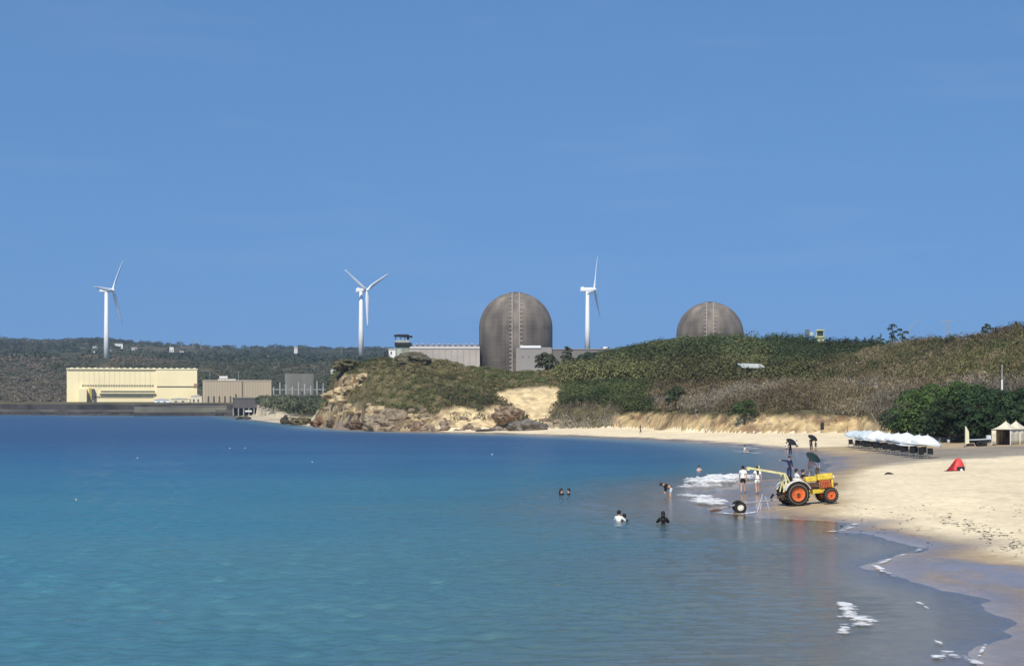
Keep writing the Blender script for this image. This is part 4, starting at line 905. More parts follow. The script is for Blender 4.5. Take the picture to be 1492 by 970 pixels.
BASE = dict(pel=(0, 0, .96), wai=(0, 0, 1.10), che=(0, 0, 1.30), nek=(0, 0, 1.47), jaw=(0, -.02, 1.54), hed=(0, -.01, 1.63), top=(0, 0, 1.70),
    shl=(-.17, 0, 1.40), ell=(-.23, .02, 1.13), wrl=(-.24, -.06, .89), shr=(.17, 0, 1.40), elr=(.23, .02, 1.13), wrr=(.24, -.06, .89),
    hil=(-.09, 0, .92), knl=(-.10, -.02, .50), anl=(-.11, .03, .08), tol=(-.12, -.14, .035), hir=(.09, 0, .92), knr=(.10, -.02, .50), anr=(.11, .03, .08), tor=(.12, -.14, .035))
KEY = list(BASE); RAD = dict(pel=.125, wai=.11, che=.135, nek=.055, jaw=.075, hed=.098, top=.055, shl=.062, ell=.042, wrl=.028, shr=.062, elr=.042, wrr=.028,
    hil=.088, knl=.056, anl=.038, tol=.032, hir=.088, knr=.056, anr=.038, tor=.032)
EDG = [('pel', 'wai'), ('wai', 'che'), ('che', 'nek'), ('nek', 'jaw'), ('jaw', 'hed'), ('hed', 'top'), ('che', 'shl'), ('shl', 'ell'), ('ell', 'wrl'), ('che', 'shr'), ('shr', 'elr'), ('elr', 'wrr'),
       ('pel', 'hil'), ('hil', 'knl'), ('knl', 'anl'), ('anl', 'tol'), ('pel', 'hir'), ('hir', 'knr'), ('knr', 'anr'), ('anr', 'tor')]
STAND = {}
WALK = dict(knl=(-.10, -.16, .52), anl=(-.10, -.20, .10), tol=(-.10, -.36, .04), knr=(.10, .02, .50), anr=(.10, .22, .12), tor=(.10, .10, .035), ell=(-.22, .10, 1.15), wrl=(-.22, .10, .92), elr=(.22, -.08, 1.15), wrr=(.22, -.20, .95))
BEND = dict(wai=(0, -.08, 1.07), che=(0, -.28, 1.13), nek=(0, -.44, 1.17), jaw=(0, -.51, 1.17), hed=(0, -.59, 1.18), top=(0, -.66, 1.19), shl=(-.17, -.38, 1.13), ell=(-.20, -.44, .88), wrl=(-.16, -.50, .66), shr=(.17, -.38, 1.13), elr=(.20, -.44, .88), wrr=(.16, -.50, .66))
SIT = dict(hil=(-.10, -.03, .93), knl=(-.15, -.45, .94), anl=(-.15, -.50, .52), tol=(-.15, -.66, .48), hir=(.10, -.03, .93), knr=(.15, -.45, .94), anr=(.15, -.50, .52), tor=(.15, -.66, .48), ell=(-.24, -.14, 1.16), wrl=(-.17, -.40, 1.12), elr=(.24, -.14, 1.16), wrr=(.17, -.40, 1.12))
HOLD = dict(elr=(.24, -.12, 1.18), wrr=(.14, -.26, 1.32)); POINT = dict(ell=(-.42, -.03, 1.42), wrl=(-.66, -.05, 1.44))
ARMSUP = dict(ell=(-.30, -.12, 1.20), wrl=(-.12, -.30, 1.26), elr=(.30, -.12, 1.20), wrr=(.12, -.30, 1.26))
def hand(mb, wr, el, k):
    d = (Vector(wr)-Vector(el)).normalized(); sd_ = d.cross(Vector((0, 1, .1))).normalized(); nn = sd_.cross(d)
    w_ = Vector(wr); mb.tube(w_-d*.02, w_+d*.085, .026, .034, 8)
    for i, (o_, L_) in enumerate(((-.027, .062), (-.009, .075), (.010, .070), (.028, .055))):
        a = w_+d*.08+sd_*o_; b = a+d*L_*.6+nn*.012; mb.tube(a, b, .0095, .0085, 5).tube(b, b+d*L_*.4+nn*.02, .0085, .006, 5)
    a = w_+d*.025-sd_*.028*k; b = a+d*.04-sd_*.03*k; mb.tube(a, b, .011, .010, 5).tube(b, b+d*.03-sd_*.004*k, .010, .007, 5)
def person(p, rz, h, pose, label, shirt=None, pants=None, plen='short', sleeves='short', hair='short', body=SKIN, sink=0, group=None, cap=None):
    e = empty('person', (p[0], p[1], p[2]-sink), rz); e.scale = (h/1.72,)*3; tag(e, label, 'person', group)
    J = dict(BASE); J.update(pose); ex = MB(); hd = Vector(J['hed']); up = (Vector(J['top'])-Vector(J['jaw'])).normalized()
    fw = Vector((0, -1, 0)); fw = (fw-up*fw.dot(up)).normalized() if abs(up.y) < .9 else Vector((0, -.3, -1)).normalized(); rt = fw.cross(up)
    ex.tube(hd+fw*.085-up*.01, hd+fw*.118-up*.03, .010, .016, 6)                    # nose
    for sg in (-1, 1): ex.ball(hd+rt*sg*.098-up*.015, (.012, .022, .03), 1); ex.ball(hd+rt*sg*.034+fw*.084+up*.012, .011, 1)
    ex.tube(hd+fw*.088-up*.065-rt*.022, hd+fw*.088-up*.065+rt*.022, .007, .007, 5)   # lips
    hand(ex, J['wrl'], J['ell'], -1); hand(ex, J['wrr'], J['elr'], 1)
    skinned([J[k] for k in KEY], [(KEY.index(a), KEY.index(b)) for a, b in EDG], [RAD[k] for k in KEY], 'body', body, e, ex, 1)
    def shell(name, ks, es, grow, m, cut={}):
        P_ = {k: Vector(J[k]) for k in ks}
        for k, (a, b, f) in cut.items(): P_[k] = Vector(J[a]).lerp(Vector(J[b]), f)
        kk = list(P_); skinned([P_[k] for k in kk], [(kk.index(a), kk.index(b)) for a, b in es], [RAD.get(k, .07)+grow if k not in cut else (RAD[cut[k][0]]*(1-cut[k][2])+RAD[cut[k][1]]*cut[k][2]+grow+.004) for k in kk], name, m, e)
    if shirt:
        ct = {'al': ('shl', 'ell', .65), 'ar': ('shr', 'elr', .65)} if sleeves == 'short' else {'al': ('ell', 'wrl', .95), 'ar': ('elr', 'wrr', .95)}
        ct['low'] = ('wai', 'pel', .8); ct['col'] = ('che', 'nek', .72)
        es = [('wai', 'che'), ('low', 'wai'), ('che', 'col'), ('che', 'shl'), ('che', 'shr')]
        ks = ['wai', 'che', 'shl', 'shr']
        if sleeves == 'short': es += [('shl', 'al'), ('shr', 'ar')]
        else: ks += ['ell', 'elr']; es += [('shl', 'ell'), ('ell', 'al'), ('shr', 'elr'), ('elr', 'ar')]
        shell('shirt', ks, es, .016, shirt, ct)
    if pants:
        f = .62 if plen == 'short' else None; ct = {'tl': ('hil', 'knl', f), 'tr': ('hir', 'knr', f)} if f else {'tl': ('knl', 'anl', .9), 'tr': ('knr', 'anr', .9)}
        ct['beltline'] = ('pel', 'wai', .35)
        es = [('pel', 'hil'), ('pel', 'hir'), ('pel', 'beltline')]; ks = ['pel', 'hil', 'hir']
        if f: es += [('hil', 'tl'), ('hir', 'tr')]
        else: ks += ['knl', 'knr']; es += [('hil', 'knl'), ('knl', 'tl'), ('hir', 'knr'), ('knr', 'tr')]
        shell('shorts' if f else 'trousers', ks, es, .02, pants, ct)
    m = MB(); m.ball(hd+up*.02-fw*.018, (.108, .112, .115), 2, .08, 3)
    if hair == 'long':
        b_ = hd-fw*.07; m.tube(b_, b_-up*.2-fw*.05, .095, .09, 8).tube(b_-up*.2-fw*.05, Vector(J['che'])-fw*.13-up*.05, .09, .05, 8)
    m.build('hair', HAIR, e, True)
    if cap: MB().lathe([(.19, 0), (.12, .03), (.11, .10), (.02, .13)], 16, c=tuple(hd+up*.05)).build('hat', cap, e, True)
    return e
def parasol(p, hh_0, r, tilt, yaw, L, m, label, grp=None):
    e = empty('umbrella', (p[0], p[1], p[2]), 0); tag(e, label, 'umbrella', grp); e.rotation_euler = (R(28), tilt, yaw)
    b = MB(); n = 8; bm = b.bm; ap = bm.verts.new((0, 0, L)); rings = []
    for f in (.35, .7, 1.0):
        rings.append([bm.verts.new((r*f*math.cos(2*math.pi*i/16)*(1 if i % 2 == 0 else .95), r*f*math.sin(2*math.pi*i/16)*(1 if i % 2 == 0 else .95), L-r*.42*f*f-(0 if i % 2 == 0 else -.02*f))) for i in range(16)])
    for i in range(16): bm.faces.new((ap, rings[0][i], rings[0][(i+1) % 16]))
    for a, c in zip(rings[:-1], rings[1:]):
        for i in range(16): bm.faces.new((a[i], c[i], c[(i+1) % 16], a[(i+1) % 16]))
    o = b.build('canopy', m, e); o.modifiers.new('s', 'SOLIDIFY').thickness = .008
    MB().tube((0, 0, 0), (0, 0, L+.05), .009).tube((0, 0, -.08), (0, 0, .02), .016).build('shaft', STEEL, e)
    rb = MB()
    for i in range(8): a = 2*math.pi*i/8; rb.tube((0, 0, L-.28), (r*.6*math.cos(a), r*.6*math.sin(a), L-r*.42*.36-.015), .005, n=4)
    rb.build('ribs', STEEL, e); return e
def on(px, row, zmin=None): p = gat(px, row); return p if zmin is None else Vector((p.x, p.y, max(p.z, zmin)))
def sea(px, row): x, y = w0(px, row); return Vector((x, y, 0))
p = on(1082.5, 719); person(p, R(170), 1.74, WALK, 'man in white t-shirt and black shorts standing on the wet sand, seen from behind', WHITEC, BLACKC)
p = on(1103.5, 719.5); person(p, R(185), 1.70, dict(WALK, **HOLD), 'woman with long black hair in white top and shorts beside the tractor boom', WHITEC, WHITEC, hair='long')
p = on(1150, 698); person(p, R(5), 1.72, POINT, 'person in dark navy clothes stretching one arm out behind the tractor', NAVY, NAVY, 'long', 'long')
p = on(1181, 698); person(p, R(20), 1.55, HOLD, 'person in pale pink top under the dark green umbrella behind the tractor hood', PINKC, PALEC2, hair='long')
MGRN = cloth('dark_green', (.012, .028, .03)); parasol(p+Vector((-.25, -.3, 1.0)), 0, .62, R(28), R(0), 1.05, MGRN, 'dark green tilted umbrella held behind the yellow tractor hood')
p = on(1191, 697); person(p, R(-30), 1.45, WALK, 'child in blue grey standing right of the person under the green umbrella', GREYB, GREYB)
p = on(1151.5, 663.5); person(p, R(10), 1.68, HOLD, 'person in black holding the nearer black umbrella at the far water edge', BLACKC, BLACKC, 'long')
parasol(p+Vector((-.22, -.2, 1.0)), 0, .68, R(24), 0, 1.0, BLACKC, 'black umbrella on the left of the two held at the far water edge')
p = on(1146, 662.5); person(p, R(60), 1.5, WALK, 'person in white top and dark shorts left of the left black umbrella', WHITEC, DKCL)
p = on(1161, 656.5); person(p, R(0), 1.3, STAND, 'child in white shirt between the two black umbrellas', WHITEC, DKCL)
p = on(1182, 657); person(p, R(-10), 1.66, HOLD, 'person in dark clothes under the right hand black umbrella on the grey sand', DKCL, DKCL, 'long')
parasol(p+Vector((-.22, -.2, 1.0)), 0, .66, R(26), 0, 1.05, BLACKC, 'black umbrella on the right, above the edge of the pale far beach')
p = on(1188.5, 656.5); person(p, R(40), 1.15, WALK, 'small child in blue grey beside the right black umbrella', GREYB, DKCL)
p = on(933, 631.5); person(p, R(70), 1.65, WALK, 'lone person in black walking on the far pale beach', BLACKC, BLACKC, 'long')
LOW = dict(ARMSUP)
p = sea(977, 723); person(p, R(-82), 1.70, dict(BEND, ell=(-.18, -.30, .92), wrl=(-.12, -.36, .72), elr=(.18, -.30, .92), wrr=(.12, -.36, .72)), 'person in black top bending forward knee deep in the sea beside the breaking wave', BLACKC, PALEC2, sleeves='long', sink=.42)
p = sea(966, 763); person(p, R(180), 1.72, LOW, 'swimmer in black wetsuit standing chest deep with its reflection below', BLACKC, BLACKC, 'long', 'long', hair='long', sink=1.13)
p = sea(902, 758.5); person(p, R(150), 1.72, LOW, 'swimmer in white shirt, left of the pair in the middle of the bay', WHITEC, BLACKC, sleeves='long', sink=1.22)
p = sea(909.5, 758.5); person(p, R(200), 1.70, LOW, 'dark haired swimmer touching the one in the white shirt', BLACKC, BLACKC, sink=1.37)
p = sea(818, 721); person(p, R(60), 1.72, dict(LOW), 'dark swimmer leaning in the water, left of the farthest out pair', BLACKC, BLACKC, sleeves='long', sink=1.32, hair='long')
p = sea(828.5, 720.5); person(p, R(-90), 1.72, LOW, 'dark haired swimmer, right of the farthest out pair', BLACKC, BLACKC, sink=1.33)
p = sea(1018.5, 687); person(p, R(30), 1.6, LOW, 'bather far out above the breaking wave, only head and shoulders showing', PINKC, BLACKC, sink=1.08)
p = sea(1085, 659); person(p, R(80), 1.6, dict(LOW, **SIT), 'person in white sitting on a dark float near the far water edge', WHITEC, BLACKC, sink=.75)
o = MB().lathe([(.02, -1.5), (.22, -1.3), (.34, -.6), (.34, .6), (.22, 1.3), (.02, 1.5)], 12, 'X').build('paddle_float', cloth('float', (.03, .06, .09)), None, True); o.location = p+Vector((.5, .1, .05)); o.scale = (.62, 1, .4); tag(o, 'dark flat float carrying the seated person in white', 'float')

# ------------------------------------------------------------------ tractor
YEL = mat('tractor_yellow', (.66, .48, .06), .55, .3, 3, .2); ORG = mat('tractor_orange', (.60, .13, .035), .65, .3, 4, .2); TYRE = mat('tyre_rubber', (.022, .02, .018), .85, .3, 6, .4)
MUD = mat('dusty_tyre', (.17, .13, .10), .95, .3, 5); FENW = mat('fender_white', (.66, .63, .55), .55, .15, 3); OIL = mat('engine_metal', (.10, .06, .035), .6, .4, 9, .3); PALEY = mat('boom_pale_yellow', (.66, .60, .30), .55, .15, 3); RUST = mat('rusty_red', (.30, .07, .03), .8, .3, 5)
pr = on(1157, 736); u_ = pr.y/F
yaw = R(10); fx = Vector((math.cos(yaw), math.sin(yaw), 0)); pf = pr+fx*2.0; tilt = math.atan2(H1(pf.x, pf.y)-pr.z+.05, 2.0)
tr = empty('tractor', pr); tr.rotation_euler = (0, -tilt-R(1.2), yaw); tag(tr, 'old yellow tractor with big orange wheels standing on the damp sand at the water edge', 'tractor')
def wheel(x, y, r, wd, side, nm='wheel'):
    sg = side; a = MB().lathe([(r*.60, -wd/2), (r*.9, -wd/2), (r, -wd*.32), (r, wd*.32), (r*.9, wd/2), (r*.60, wd/2), (r*.60, -wd/2)], 36, 'Y')
    nl = 20
    for i in range(nl):
        an = 2*math.pi*i/nl; c = Vector((math.cos(an)*r, 0, math.sin(an)*r))
        rot = Matrix.Rotation(-an, 4, 'Y')
        for q in (-1, 1): a.box(c.x-.03, c.x+.03, q*wd*.24-wd*.22, q*wd*.24+wd*.22, c.z-.022, c.z+.022, rot=rot @ Matrix.Rotation(q*.5, 4, 'X'))
    w_ = a.build(nm, TYRE, tr, True); w_.location = (x, y, r)
    MB().lathe([(r*.62, -wd*.40), (r*.78, -wd*.505), (r*.84, -wd*.51), (r*.84, -wd*.49)], 32, 'Y', cap=False).build('dusty_sidewall', MUD, w_, True)
    MB().lathe([(.02, -wd*.30), (r*.16, -wd*.34), (r*.2, -wd*.26), (r*.42, -wd*.16), (r*.52, -wd*.36), (r*.62, -wd*.47), (r*.62, wd*.45), (.02, wd*.2)], 32, 'Y').build('rim', ORG, w_, True)
    b_ = MB()
    for i in range(8): an = 2*math.pi*i/8; b_.tube((math.cos(an)*r*.3, -wd*.21, math.sin(an)*r*.3), (math.cos(an)*r*.3, -wd*.27, math.sin(an)*r*.3), .02, n=6)
    b_.build('wheel_bolts', RUST, w_); return w_
R1, R2 = 17.2*u_, 10.8*u_
wheel(0, -.72, R1, .36, -1); wheel(0, .72, R1, .36, 1); wheel(51*u_, -.62, R2, .22, -1); wheel(51*u_, .62, R2, .22, 1)
K = u_
MB().tube((0, -.9, R1), (0, .9, R1), .09, n=10).tube((51*K, -.7, R2), (51*K, .7, R2), .05, n=8).build('axles', OIL, tr)
MB().box(-.35, 10*K, -.26, .26, .42, .98, bev=.06).box(8*K, 52*K, -.17, .17, .52, .80, bev=.04).build('gearbox', YEL, tr)
MB().box(18*K, 44*K, -.20, .20, .78, 1.12, bev=.03).tube((22*K, -.24, .95), (38*K, -.24, .9), .05).tube((26*K, -.25, .7), (26*K, -.25, 1.05), .07).build('engine', OIL, tr)
MB().box(39*K, 56*K, -.24, .24, .78, 1.2, bev=.03).build('grille', ORG, tr)
g_ = MB()
for k in range(6): g_.box((40+k*2.6)*K, (41+k*2.6)*K, -.262, -.242, .82, 1.16)
g_.build('grille_slots', OIL, tr)
MB().box(37*K, 61*K, -.26, .26, 1.22, 1.56, bev=.07).build('hood', YEL, tr); MB().box(19*K, 36*K, -.24, .24, 1.20, 1.48, bev=.06).build('fuel_tank', YEL, tr)
MB().box(58*K, 60.8*K, -.22, .22, .62, 1.2, bev=.03).build('front_panel', YEL, tr)
for y in (-.15, .15): MB().lathe([(.02, 0), (.07, .01), (.08, .05), (.03, .09)], 14, 'X', (61*K, y, 1.34)).build('headlight', WHITE, tr, True)
MB().box(60*K, 68*K, -.2, .2, .86, 1.0, bev=.03).tube((58*K, -.15, .7), (66*K, -.15, .92), .03).build('front_weight', OIL, tr)
MB().tube((38*K, -.1, 1.5), (38*K, -.1, 2.0), .028).tube((38*K, -.1, 1.62), (38*K, -.1, 1.82), .05).build('exhaust_pipe', OIL, tr)
f_ = []
for y in (-.72, .72):
    m = MB(); bm = m.bm; prv = None
    for i in range(13):
        an = R(20+i*11.5); q = [bm.verts.new(((R1+.10)*math.cos(an)*1.02, y+d_, R1+(R1+.10)*math.sin(an))) for d_ in (-.2, .2)]
        if prv: bm.faces.new((prv[0], prv[1], q[1], q[0]))
        prv = q
    fo = m.build('fender', FENW, tr); fo.modifiers.new('s', 'SOLIDIFY').thickness = .03
MB().prism([(10*K, .62), (20*K, .80), (14*K, 1.28), (6*K, 1.50), (-4*K, 1.50), (4*K, 1.30)], -.50, -.46).build('side_shield', FENW, tr)
MB().box(-.02, .42, -.24, .24, 1.16, 1.24, bev=.03).box(-.1, -.03, -.24, .24, 1.2, 1.58, bev=.02).build('seat', BLACKC, tr)
sw = MB(); pr_ = [Vector((.86+.17*math.cos(a)*.35, .17*math.sin(a), 1.62+.17*math.cos(a)*.94)) for a in np.linspace(0, 2*math.pi, 17)]
sw.path(pr_, .014, 6); sw.tube((.86, 0, 1.62), (.98, 0, 1.3), .016); sw.build('steering_wheel', OIL, tr)
bo = MB().tube((-13*K, -.1, 30*K), (-65*K, -.1, 61*K-.42), .065, .05, 8).tube((-13*K, .1, 30*K), (-65*K, .1, 61*K-.42), .05, .04, 8)
bo = MB().box(-66*K, -11*K, -.06, .06, 1.98, 2.09, rot=Matrix.Rotation(R(14.5), 4, 'Y')).build('boom', PALEY, tr)
MB().box(-67*K, -63*K, -.1, .1, 2.16, 2.34).tube((-48*K, 0, 2.2), (-48*K, 0, 2.36), .03).build('boom_head', PALEY, tr)
m = MB()
for y in (-.3, .3): m.box(-13*K, -10.5*K, y-.04, y+.04, .75, 1.82, rot=Matrix.Rotation(R(-7), 4, 'Y')).tube((-17*K, y, .8), (-12*K, y, 1.35), .04)
m.box(-13*K, -11*K, -.34, .34, 1.74, 1.82); m.tube((-9*K, -.1, 1.7), (-2*K, -.1, 1.0), .05); m.build('boom_mast', PALEY, tr)
MB().tube((-14*K, 0, .55), (-25*K, 0, .5), .04).box(-18*K, -10*K, -.3, .3, .52, .6).build('drawbar', OIL, tr)
bpy.context.view_layer.update()
ps = tr.matrix_world @ Vector((.14, 0, 0)); person((ps.x, ps.y, ps.z+.30), R(90)+yaw, 1.66, SIT, 'driver in white shirt seated on the yellow tractor', WHITEC, DKCL)
pb = on(1170, 727); person(pb, R(60), 1.68, HOLD, 'dark haired person behind the tractor, only the head showing above the hood', BLACKC, DKCL)

# launching trailer with a single tyre showing
p0 = on(1076, 746, .0); e = empty('boat_trailer', (p0.x, p0.y, p0.z)); e.rotation_euler = (0, 0, R(3)); tag(e, 'grey boat launching trailer with one black tyre lying in the wash left of the tractor', 'trailer'); K = p0.y/F
def twheel(x, y):
    w_ = MB().lathe([(.17, -.09), (.28, -.10), (.32, -.06), (.32, .06), (.28, .10), (.17, .09), (.17, -.09)], 28, 'Y').build('wheel', TYRE, e, True); w_.location = (x, y, .27)
    MB().lathe([(.02, -.05), (.06, -.07), (.1, -.03), (.175, -.085), (.175, .08), (.02, .05)], 20, 'Y').build('rim', FENW, w_, True)
twheel(0, -.55); twheel(.12, .75)
MB().tube((0, -.6, .27), (.12, .8, .27), .04).build('axle', STEEL, e)
fr_ = MB().tube((-1.35, .1, .06), (0, 0, .42), .045).tube((0, 0, .42), (2.0, .15, .62), .045).tube((-1.3, .5, .05), (-.1, .5, .36), .04).tube((-.5, -.4, .35), (-.5, .7, .35), .035); fr_.build('frame', STEEL, e)
MB().tube((-1.5, .1, .06), (-.9, .08, .15), .08, .06, 8).build('bow_roller', mat('brown_roller', (.14, .07, .045), .8, .3, 5), e)
MB().lathe([(.34, 0), (.40, 0), (.40, .16), (.34, .16)], 12, 'Y', (-.12, -.66, .24)).build('mudguard', TYRE, e) if False else MB().box(-.42, -.08, -.72, -.42, .56, .60, rot=Matrix.Rotation(R(-22), 4, 'Y')).build('mudguard', TYRE, e)
m = MB().tube((1.15, .1, -.1), (1.3, .12, .95), .03).tube((1.75, .12, -.15), (1.45, .12, .82), .03).tube((1.2, .12, .55), (1.62, .12, .52), .025).tube((.95, -.2, .0), (1.25, .1, .75), .022); m.build('winch_stand', mat('pale_steel', (.38, .4, .42), .5), e)
MB().tube((1.72, 0, .72), (1.86, 0, .95), .05, .07).build('winch', BLACKC, e)

# ------------------------------------------------------------------ beach furniture
SHADE = mat('parasol_white', (.68, .70, .70), .7, .04, 2); SHADG = mat('parasol_grey', (.50, .56, .58), .7, .1, 2); CHB = mat('chair_black', (.02, .022, .025), .6, .2, 5)
def beach_umbrella():
    e = empty('beach_umbrella', (0, 0, 0)); b = MB(); bm = b.bm; r = 1.45; ap = bm.verts.new((0, 0, 2.32)); rg = []
    for f, dz in ((.4, .20), (.75, .48), (1, .78), (1.0, .95)): rg.append([bm.verts.new((r*f*math.cos(2*math.pi*i/16)*(1 if i % 2 == 0 else .96), r*f*math.sin(2*math.pi*i/16)*(1 if i % 2 == 0 else .96), 2.32-dz)) for i in range(16)])
    for i in range(16): bm.faces.new((ap, rg[0][i], rg[0][(i+1) % 16]))
    for a, c in zip(rg[:-1], rg[1:]):
        for i in range(16): bm.faces.new((a[i], c[i], c[(i+1) % 16], a[(i+1) % 16]))
    o = b.build('canopy', SHADE, e); o.modifiers.new('s', 'SOLIDIFY').thickness = .01
    MB().tube((0, 0, -.3), (0, 0, 2.4), .022).build('pole', STEEL, e); MB().ball((0, 0, 2.4), .04, 1).build('finial', WHITE, e)
    rb = MB()
    for i in range(8): a = 2*math.pi*i/8; rb.tube((0, 0, 1.85), (.72*math.cos(a), .72*math.sin(a), 2.06), .008, n=4)
    rb.build('ribs', STEEL, e); return e
def beach_chair():
    e = empty('folding_chair', (0, 0, 0)); MB().box(-.27, .27, -.26, .24, .40, .44, bev=.01).build('seat', CHB, e)
    MB().box(-.27, .27, .22, .26, .44, 1.02, rot=Matrix.Rotation(R(-16), 4, 'X')).build('backrest', CHB, e)
    for x in (-.27, .27):
        MB().tube((x, -.26, 0), (x, .20, .46), .018, n=6).tube((x, .28, 0), (x, -.22, .62), .018, n=6).build('leg', STEEL, e)
        MB().box(x-.03, x+.03, -.28, .2, .61, .64).build('armrest', CHB, e)
    return e
U0, C0 = beach_umbrella(), beach_chair(); N = 16; ct = 0
posn = ['nearest, at the right end of']+[ORD[k]+' from the near right end of' for k in range(1, 8)]+[ORD[k]+' from the far left end of' for k in range(7, 0, -1)]+['farthest, at the left end of']
for i in range(N):
    f = i/(N-1); px = 1346-102*f; row = 667.5-15.0*f; p = gat(px, row)
    if i % 2: p = Vector((p.x+.5, p.y+3.0, 0)); p.z = H1(p.x, p.y)
    u1 = U0 if i == 0 else copy_tree(U0); u1.location = p; u1.rotation_euler = (R(random.uniform(-3, 13)), R(random.uniform(-4, 15)) if i else R(9), 0)
    u1.scale = (1, 1, random.uniform(.90, 1.06)) if i else (1.05, 1.05, 1)
    if i > 10:
        for ch in kids(u1):
            if ch.name.startswith('canopy'): ch.data = ch.data.copy(); ch.data.materials[0] = SHADG
    tag(u1, ('white' if i <= 10 else 'pale grey')+' beach umbrella, '+posn[i]+' the long umbrella row', 'beach umbrella', 'umbrellas in the long beach row')
    for j, dx in enumerate((-.42, .42)):
        c1 = C0 if ct == 0 else copy_tree(C0); ct += 1; q = Vector((p.x+dx, p.y-.9, 0)); q.z = H1(q.x, q.y); c1.location = q; c1.rotation_euler = (0, 0, R(random.uniform(-12, 12)+(180 if i % 3 else 160)))
        tag(c1, ('left' if j == 0 else 'right')+' black folding chair under the umbrella '+posn[i].replace(', at the', ' at the').replace('far left', 'far').replace('near right', 'near')+' the row', 'folding chair', 'black chairs under the umbrella row')
# red pop-up tent
p = on(1392, 686); e = empty('pop_up_tent', p, R(6)); tag(e, 'small red dome beach tent with dark base standing alone on the dry sand', 'tent'); s = p.y/F
RED = mat('tent_red', (.66, .07, .065), .6, .12, 3); RED_SHADE = mat('tent_shaded_red', (.30, .015, .02), .6, .12, 3)
def patch(fn, nu, nv, name, m, par, th=.012):
    b = MB(); bm = b.bm; g_ = [[bm.verts.new(fn(i/nu, j/nv)) for j in range(nv+1)] for i in range(nu+1)]
    for i in range(nu):
        for j in range(nv):
            try: bm.faces.new((g_[i][j], g_[i+1][j], g_[i+1][j+1], g_[i][j+1]))
            except ValueError: pass
    bmesh.ops.remove_doubles(bm, verts=bm.verts, dist=1e-4); o = b.build(name, m, par, True); o.modifiers.new('s', 'SOLIDIFY').thickness = th; return o
Wt, Ht = 13.5*s, 18.5*s
def tshell(k0, k1, gx=0.0):
    def fn(a, b):
        u_ = 2*math.pi*(k0+(k1-k0)*a); c_ = math.cos(b*math.pi/2)**.85; ax = .30*Wt
        lf = max(0, -math.cos(u_)); c_ = c_*(1-lf)+(1-math.sin(b*math.pi/2)**1.1)*lf
        return (ax+(math.cos(u_)*Wt*(1+gx)-ax)*c_, math.sin(u_)*.55*(1+gx)*c_, Ht*(1+gx)*math.sin(b*math.pi/2)**1.1+.02)
    return fn
patch(tshell(0, 1), 32, 12, 'shell', RED, e); fs = tshell(.46, .68, .02)
patch(lambda a, b: fs(a, b*.8), 8, 8, 'shaded_side', RED_SHADE, e); fd = tshell(.73, .99, .03)  # darker red paints the shade on the tent's left slope
patch(lambda a, b: fd(a, b*.24), 8, 4, 'door_opening', DKCL, e)
MB().box(-Wt*1.05, Wt*1.02, -.6, .5, .0, .03).build('groundsheet', DKCL, e)
MB().ball((Wt*.3, -.75, .10), (.12, .1, .12), 1, .2).build('sandbag', WHITEC, e)
o = MB().tube((0, 0, -.2), (-.02, 0, 1.25), .018, .008, 6).build('fishing_rod', STEEL, None); q = on(1407, 682); o.location = q; o.rotation_euler = (0, R(-8), 0); tag(o, 'thin dark rod stuck upright in the sand right of the red tent', 'rod')
o = MB().tube((0, 0, -.2), (0, 0, 1.1), .022, .02, 6).build('marker_post', STEEL, None); q = on(1369, 663); o.location = q; tag(o, 'thin grey stake in the sand right of the nearest white umbrella', 'stake')
# cream marquee, two peaks
p = gw(1472, 202); e = empty('marquee', p, R(-38)); tag(e, 'cream twin peaked marquee tent with a dark open front at the right edge', 'marquee'); s = p.y/F
TC = mat('marquee_cream', (.66, .60, .45), .8, .08, 1.5, .2); H0 = 23*s; Hp = 35*s
def canopy(x0, x1, y0, y1):
    cx_, cy_ = (x0+x1)/2, (y0+y1)/2
    def fn(a, b):
        an = 2*math.pi*a; k = max(abs(math.cos(an)), abs(math.sin(an))); r_ = (1-b); return (cx_+(x1-x0)/2*math.cos(an)/k*r_, cy_+(y1-y0)/2*math.sin(an)/k*r_, H0+(Hp-H0)*b**1.6)
    patch(fn, 32, 10, 'canopy', TC, e); MB().tube((cx_, cy_, Hp-.25), (cx_, cy_, Hp+.1), .05, .02).build('finial', TC, e)
canopy(-2.35, .12, -.12, 3.0); canopy(-2.35, .12, 3.02, 6.1)
for x0, y0, x1, y1, nm_ in ((0, 0, 0, 6.0, 'long_wall'), (-2.25, 0, -2.25, 6.0, 'side_wall'), (-2.25, 6, 0, 6, 'back_wall'), (-2.25, .02, -1.75, .02, 'front_curtain')):
    patch(lambda a, b: (x0+(x1-x0)*a+(.04*math.sin(a*23) if y1 != y0 else 0), y0+(y1-y0)*a+(.04*math.sin(a*20) if y1 == y0 else 0), b*H0), 24, 3, nm_, TC, e)
for x, y in ((0, 0), (-2.25, 0), (0, 3), (-2.25, 3), (0, 6), (-2.25, 6)): MB().tube((x, y, 0), (x, y, H0), .035).build('pole', WHITE, e)
MB().box(-1.7, -.8, 2.2, 3.2, 0, .75, bev=.05).build('table', mat('brown_table', (.12, .07, .05), .8), e)
# feather banner
p = gw(1409, 200); e = empty('feather_banner', p, R(5)); tag(e, 'tall pale cream feather banner on a pole before the dark trees', 'banner'); s = p.y/F
MB().tube((-3*s, 0, -.2), (-3*s, 0, 31*s), .03, .015).build('pole', STEEL, e); b = MB(); b.prism([(-2.6*s, 4*s), (3.2*s, 5*s), (2.8*s, 22*s), (-1*s, 29*s), (-2.6*s, 30.5*s)], -.012, .012).build('flag', mat('banner_cream', (.70, .66, .45), .8, .05), e)
MB().box(-4.5*s, -1*s, -.2, .2, -.05, .08).build('base', CHB, e)
